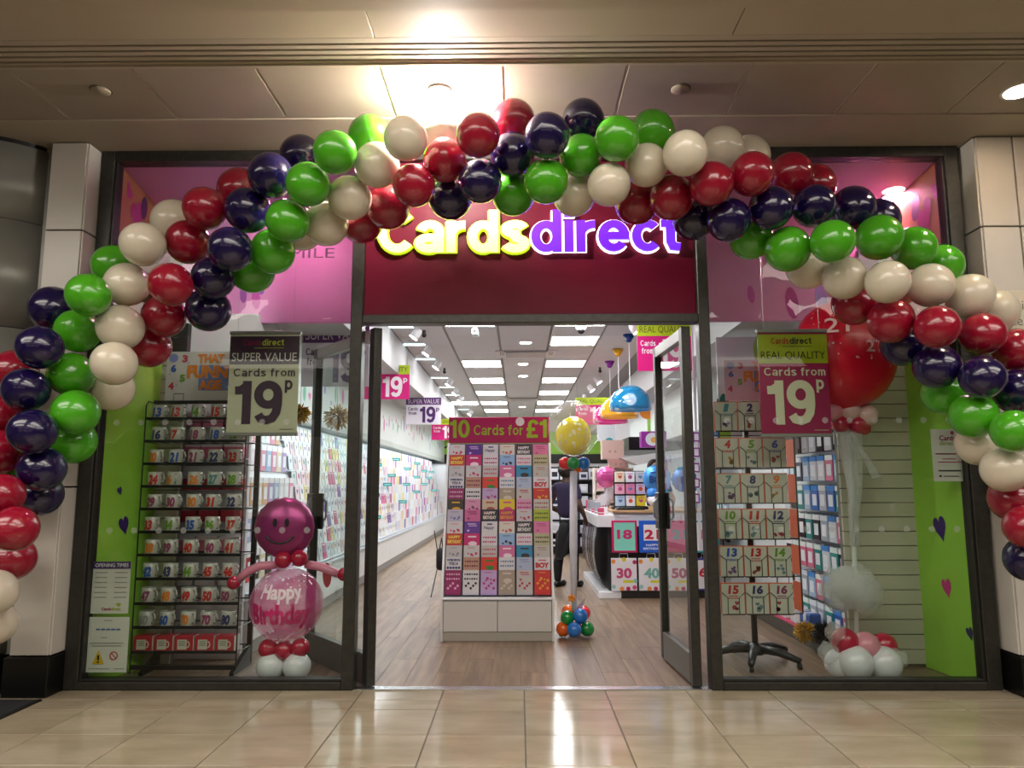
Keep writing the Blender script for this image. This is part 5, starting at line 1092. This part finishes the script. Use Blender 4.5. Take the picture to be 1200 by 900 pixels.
for k, (px0, py0, px1, py1, Y, h, lab) in enumerate(((706, 516, 731, 538, 7.1, '#c7aca2', 'large blush gift box on top of the cream unit'), (714, 538, 736, 548, 7.0, '#c89a94', 'flat rose gift box under the large blush one'))):
    a, b_ = P(px0, py1, Y), P(px1, py0, Y); t = thing('gift_box', lab, 'box', (a.x, Y, a.z)); W, H = b_.x-a.x, b_.z-a.z; MB().bbox(0, W, 0, .25, 0, H, .004).build('box', mat(h, .45), t); MB().box(-.004, W+.004, -.004, .254, H*.75, H+.003).build('lid', mat(h, .4), t); b = MB(); M = face((0, -.0, 0)); disc(b, W*.35, H*.4, .02, M); disc(b, W*.6, H*.4, .02, M); b.build('stud', mat('#a5877c', .4), t)
a, b_ = P(737, 526, 7.2), P(753, 512, 7.2); MB().bbox(a.x, b_.x+1.2, 7.2, 9.5, a.z-.02, b_.z, .004).build('black_header', BLACK, pr)
# white canopy shelf with a toy box above the counter
a = P(728, 541, 6.6); t = thing('canopy_shelf', 'white canopy shelf sloping above the back of the counter', 'shelf', (a.x, 6.6, a.z)); MB().add([(0, 0, .06), (1.2, 0, .22), (1.2, .35, .22), (0, .35, .06), (.25, 0, -.05), (1.2, 0, .12), (1.2, .35, .12), (.25, .35, -.05)], [(0,1,2,3),(7,6,5,4),(0,4,5,1),(1,5,6,2),(2,6,7,3),(3,7,4,0)]).build('shelf', mat('#dfe2e4', .4), t); MB().tube([(.6, .31, .14), (.6, .31, 3.1-a.z)], .01).build('hanger', STEEL, t); MB().tube([(1.1, .31, .2), (1.1, .31, 3.1-a.z)], .01).build('hanger', STEEL, t)
a, b_ = P(752, 530, 5.9), P(775, 510, 5.9); t = thing('toy_box', 'purple box with white label standing on the canopy shelf', 'box', (P(752, 530, 6.65).x, 6.65, P(728, 541, 6.6).z+.225)); W, H = b_.x-a.x, b_.z-a.z; MB().bbox(0, W+.1, 0, .2, 0, H, .004).build('box', mat('#9a2a9e', .4), t); b = MB(); disc(b, W*.6, H*.5, W*.38, face((0, 0, 0)), 20, ry=H*.42); b.build('label_print', mat('#dfe3ea', .4), t); b = MB(); disc(b, W*.65, H*.45, W*.16, face((0, 0, 0), off=.003), 14); b.build('picture', mat('#d8a24a', .4), t)
# coloured wall panels high on the right and on the back pelmet
for k, (px0, px1, py0, py1, Y, h) in enumerate(((759, 769, 478, 512, 8.0, '#a6d66a'), (722, 738, 492, 520, 10., '#e8e6ea'), (700, 722, 495, 517, 10.2, '#d3d6de'))):
    a, b_ = P(px0, py1, Y), P(px1, py0, Y); MB().bbox(a.x, b_.x, Y, Y+.03, a.z, b_.z, .003).build('wall_graphic', mat(h, .5), pr)
b = MB(); q = P(714, 518, 10.15); disc(b, q.x, q.z, .09, face((0, 10.15, 0)), 16); b.build('wall_graphic_print', mat('#2a9a9e', .5), pr)
b = MB(); q = P(748, 488, 9.); disc(b, q.x, q.z, .14, face((0, 8.0, 0)), 18); 
b.build('wall_graphic_print', mat('#e0861e', .5), pr)
# right wall racks
shw = thing('wall_unit', 'white wall unit of hanging goods along the right wall behind the counter', 'shelving', (2.30, 4.0, 0)); MB().bbox(0, .48, 0, 11, 0, .45, .004).build('base', mat('#d8d9dc', .4), shw); MB().bbox(.36, .48, 0, 11, .45, 1.98, .004).build('back_panel', mat('#cfd6d8', .5), shw)
for j, z in enumerate((.80, 1.10, 1.40, 1.70, 1.94)):
    for i in range(12):
        nm, a_, b_ = pc2[(i*3+j*5) % len(pc2)]; t = thing('hanging_pack', '%s pack, %s along the %s row of the right wall behind the counter' % (nm, ORD[i], ORD[j]), 'pack', (2.52, 4.2+i*.17, z), 0, 'packs on the right wall')
        for m_, n_ in zip(pm2[nm], ('pouch', 'header_card', 'print')): link(n_, m_, t)
for k in range(5):
    q = P(816, 512+k*18, 3.0); t = thing('purple_tag', 'purple edged hanging tag, %s from top between door and post' % ORD[k], 'tag', (q.x, 3.0, q.z), 0, 'purple tags by the right post'); MB().bbox(-.035, .035, -.004, .004, -.05, .05, .003).build('tag', mat('#7a2a86', .4), t); b = MB(); rect(b, -.022, .022, -.035, .035, face((0, -.004, 0))); b.build('label_print', mat('#d9d4e2', .4), t)
q = P(816, 505, 3.0); st = thing('tag_strip', 'clear hanging strip carrying the purple tags', 'display strip', (q.x, 3.0, 0)); MB().bbox(-.015, .015, .005, .012, .6, 3.1, .002).build('strip', mat('#c9ccd2', .3), st); MB().bbox(-.03, .03, .0, .02, 3.06, 3.1, .003).build('clip', STEEL, st)

# ================================================================== PEOPLE
def skin_mesh(nodes, edges, m, sub=2):
    names = list(nodes); me = bpy.data.meshes.new('s'); me.from_pydata([nodes[k][0] for k in names], [(names.index(a), names.index(b)) for a, b in edges], [])
    o = bpy.data.objects.new('s', me); COL.objects.link(o); sk = o.modifiers.new('k', 'SKIN'); sk.use_smooth_shade = True
    for i, k in enumerate(names):
        r = nodes[k][1]; me.skin_vertices[0].data[i].radius = r if isinstance(r, tuple) else (r, r)
    me.skin_vertices[0].data[0].use_root = True
    s = o.modifiers.new('s', 'SUBSURF'); s.levels = sub; s.render_levels = sub
    dg = bpy.context.evaluated_depsgraph_get(); out = bpy.data.meshes.new_from_object(o.evaluated_get(dg)); bpy.data.objects.remove(o); out.materials.clear(); out.materials.append(m); out.shade_smooth(); return out
def person(loc, rz, label, shirt, trousers, skin_h, hair_h, pose, H=1.0):
    t = thing('person', label, 'person', loc, rz); SK = mat(skin_h, .5, sub=.1)
    sh = {'pel': ((0, 0, .90), (.15, .11)), 'wst': ((0, 0, 1.04), (.135, .10)), 'chs': ((0, .01, 1.22), (.155, .11)), 'nk': ((0, .015, 1.36), (.09, .075))}
    ed = [('pel', 'wst'), ('wst', 'chs'), ('chs', 'nk')]; bd = {'b0': ((0, .01, 1.20), .08), 'b1': ((0, .015, 1.36), .05), 'b2': ((0, .0, 1.43), .045), 'hd': ((0, -.02, 1.50), (.07, .08)), 'h2': ((0, -.025, 1.585), (.075, .092)), 'h3': ((0, -.01, 1.645), (.05, .06)), 'ch': ((0, -.07, 1.475), .035), 'ns': ((0, -.112, 1.535), .012)}
    be = [('b0', 'b1'), ('b1', 'b2'), ('b2', 'hd'), ('hd', 'h2'), ('h2', 'h3'), ('hd', 'ch'), ('h2', 'ns')]
    for s, k in ((-1, 'l'), (1, 'r')):
        el, wr, hn = [Vector(v) for v in pose[k]]; shd = Vector((s*.17, .015, 1.34)); mid = shd.lerp(el, .72)
        sh['s'+k] = (tuple(shd), .062); sh['m'+k] = (tuple(mid), .055); ed += [('nk', 's'+k), ('s'+k, 'm'+k)]
        bd.update({'s'+k: (tuple(Vector((s*.14, .015, 1.33))), .05), 'e'+k: (tuple(el), .040), 'f'+k: (tuple(el.lerp(wr, .45)), .038), 'w'+k: (tuple(wr), .026), 'p'+k: (tuple(wr.lerp(hn, .55)), (.038, .022)), 'q'+k: (tuple(hn), (.034, .018))}); be += [('b1', 's'+k), ('s'+k, 'e'+k), ('e'+k, 'f'+k), ('f'+k, 'w'+k), ('w'+k, 'p'+k), ('p'+k, 'q'+k)]
        d = (hn-wr).normalized(); a = d.cross(Vector((0, 1, 0))).normalized()
        for i in range(4):
            p0 = hn+a*(.024-.016*i); L = (.055, .065, .06, .045)[i]; bd['g%d%s' % (i, k)] = (tuple(p0+d*.02), .0085); bd['i%d%s' % (i, k)] = (tuple(p0+d*L*.6+Vector((0, -.008, 0))), .008); bd['j%d%s' % (i, k)] = (tuple(p0+d*L+Vector((0, -.022, 0))), .0065); be += [('q'+k, 'g%d%s' % (i, k)), ('g%d%s' % (i, k), 'i%d%s' % (i, k)), ('i%d%s' % (i, k), 'j%d%s' % (i, k))]
        bd['t1'+k] = (tuple(wr.lerp(hn, .5)+a*.035+Vector((0, -.01, 0))), .010); bd['t2'+k] = (tuple(wr.lerp(hn, .9)+a*.052+Vector((0, -.02, 0))), .008); be += [('p'+k, 't1'+k), ('t1'+k, 't2'+k)]
    link('body', skin_mesh(bd, be, SK), t); link('shirt', skin_mesh(sh, ed, mat(shirt, .7)), t)
    tr = {'pv': ((0, .0, .90), (.145, .11)), 'cr': ((0, 0, .82), (.12, .10))}; te = [('pv', 'cr')]
    for s, k in ((-1, 'l'), (1, 'r')):
        dy = pose.get('stride', .04)*s; tr.update({'h'+k: ((s*.085, 0, .76), .088), 'k'+k: ((s*.10, -.01+dy*.5, .46), .066), 'c'+k: ((s*.105, .02+dy, .26), .058), 'a'+k: ((s*.11, .02+dy, .05), .05)}); te += [('cr', 'h'+k), ('h'+k, 'k'+k), ('k'+k, 'c'+k), ('c'+k, 'a'+k)]
        MB().bbox(s*.11-.042, s*.11+.042, dy-.15, dy+.09, 0, .075, .025).build('shoe', mat('#0c0c0e', .4), t, True)
    link('trousers', skin_mesh(tr, te, mat(trousers, .8)), t)
    hair = MB().ball((0, .012, 1.575), .112, 20, 14, (.92, 1.02, 1.05)); hair.v = [v for v in hair.v]
    hair.v = [(x, max(y, -.045-.25*max(0, z-1.60)), max(z, 1.47)) for x, y, z in hair.v]; ho = hair.build('hair', noisy(hair_h, '#2a2018', 60, .6), t, True)
    MB().ball((0, .12, 1.56), .05, 12, 8).build('bun', noisy(hair_h, '#2a2018', 60, .6), ho, True)
    for s in (-1, 1):
        MB().ball((s*.032, -.108, 1.565), .011, 10, 8).build('eye', mat('#1a1210', .2), t, True); MB().ball((s*.095, -.005, 1.545), .025, 10, 8, (.4, .8, 1.2)).build('ear', SK, t, True)
    MB().ball((0, -.108, 1.492), .02, 10, 6, (1.2, .4, .3)).build('mouth', mat('#7a3a34', .5), t, True)
    t.scale = (H, H, H); return t
g = G(668, 686)
pp = person((g.x-.04, 4.75, 0), 2.5, 'person in purple polo shirt and black trousers standing turned away beside the till', '#180c34', '#08080b', '#4a2d20', '#171009', {'l': ((-.25, .05, 1.08), (-.22, -.12, .92), (-.20, -.17, .85)), 'r': ((.26, .03, 1.07), (.20, -.16, .98), (.15, -.24, .97)), 'stride': .05}, .94)
wt = MB().lathe([(.036, -.012), (.036, .012), (.030, .012), (.030, -.012)], 14, (0, 0, 0)).build('watch', mat('#d8d8dc', .3), pp, True, (.205, -.14, .985)); wt.rotation_euler = (1.2, .6, 0)
person((P(766, 542, 6.1).x, 6.06, 0), .25, 'dark haired person bending over the counter behind the blue foil balloon', '#141228', '#0b0b0f', '#b98a6e', '#0d0a09', {'l': ((-.26, -.08, 1.10), (-.16, -.27, 1.08), (-.13, -.33, 1.07)), 'r': ((.26, -.08, 1.10), (.16, -.27, 1.08), (.13, -.33, 1.07))}, .98)
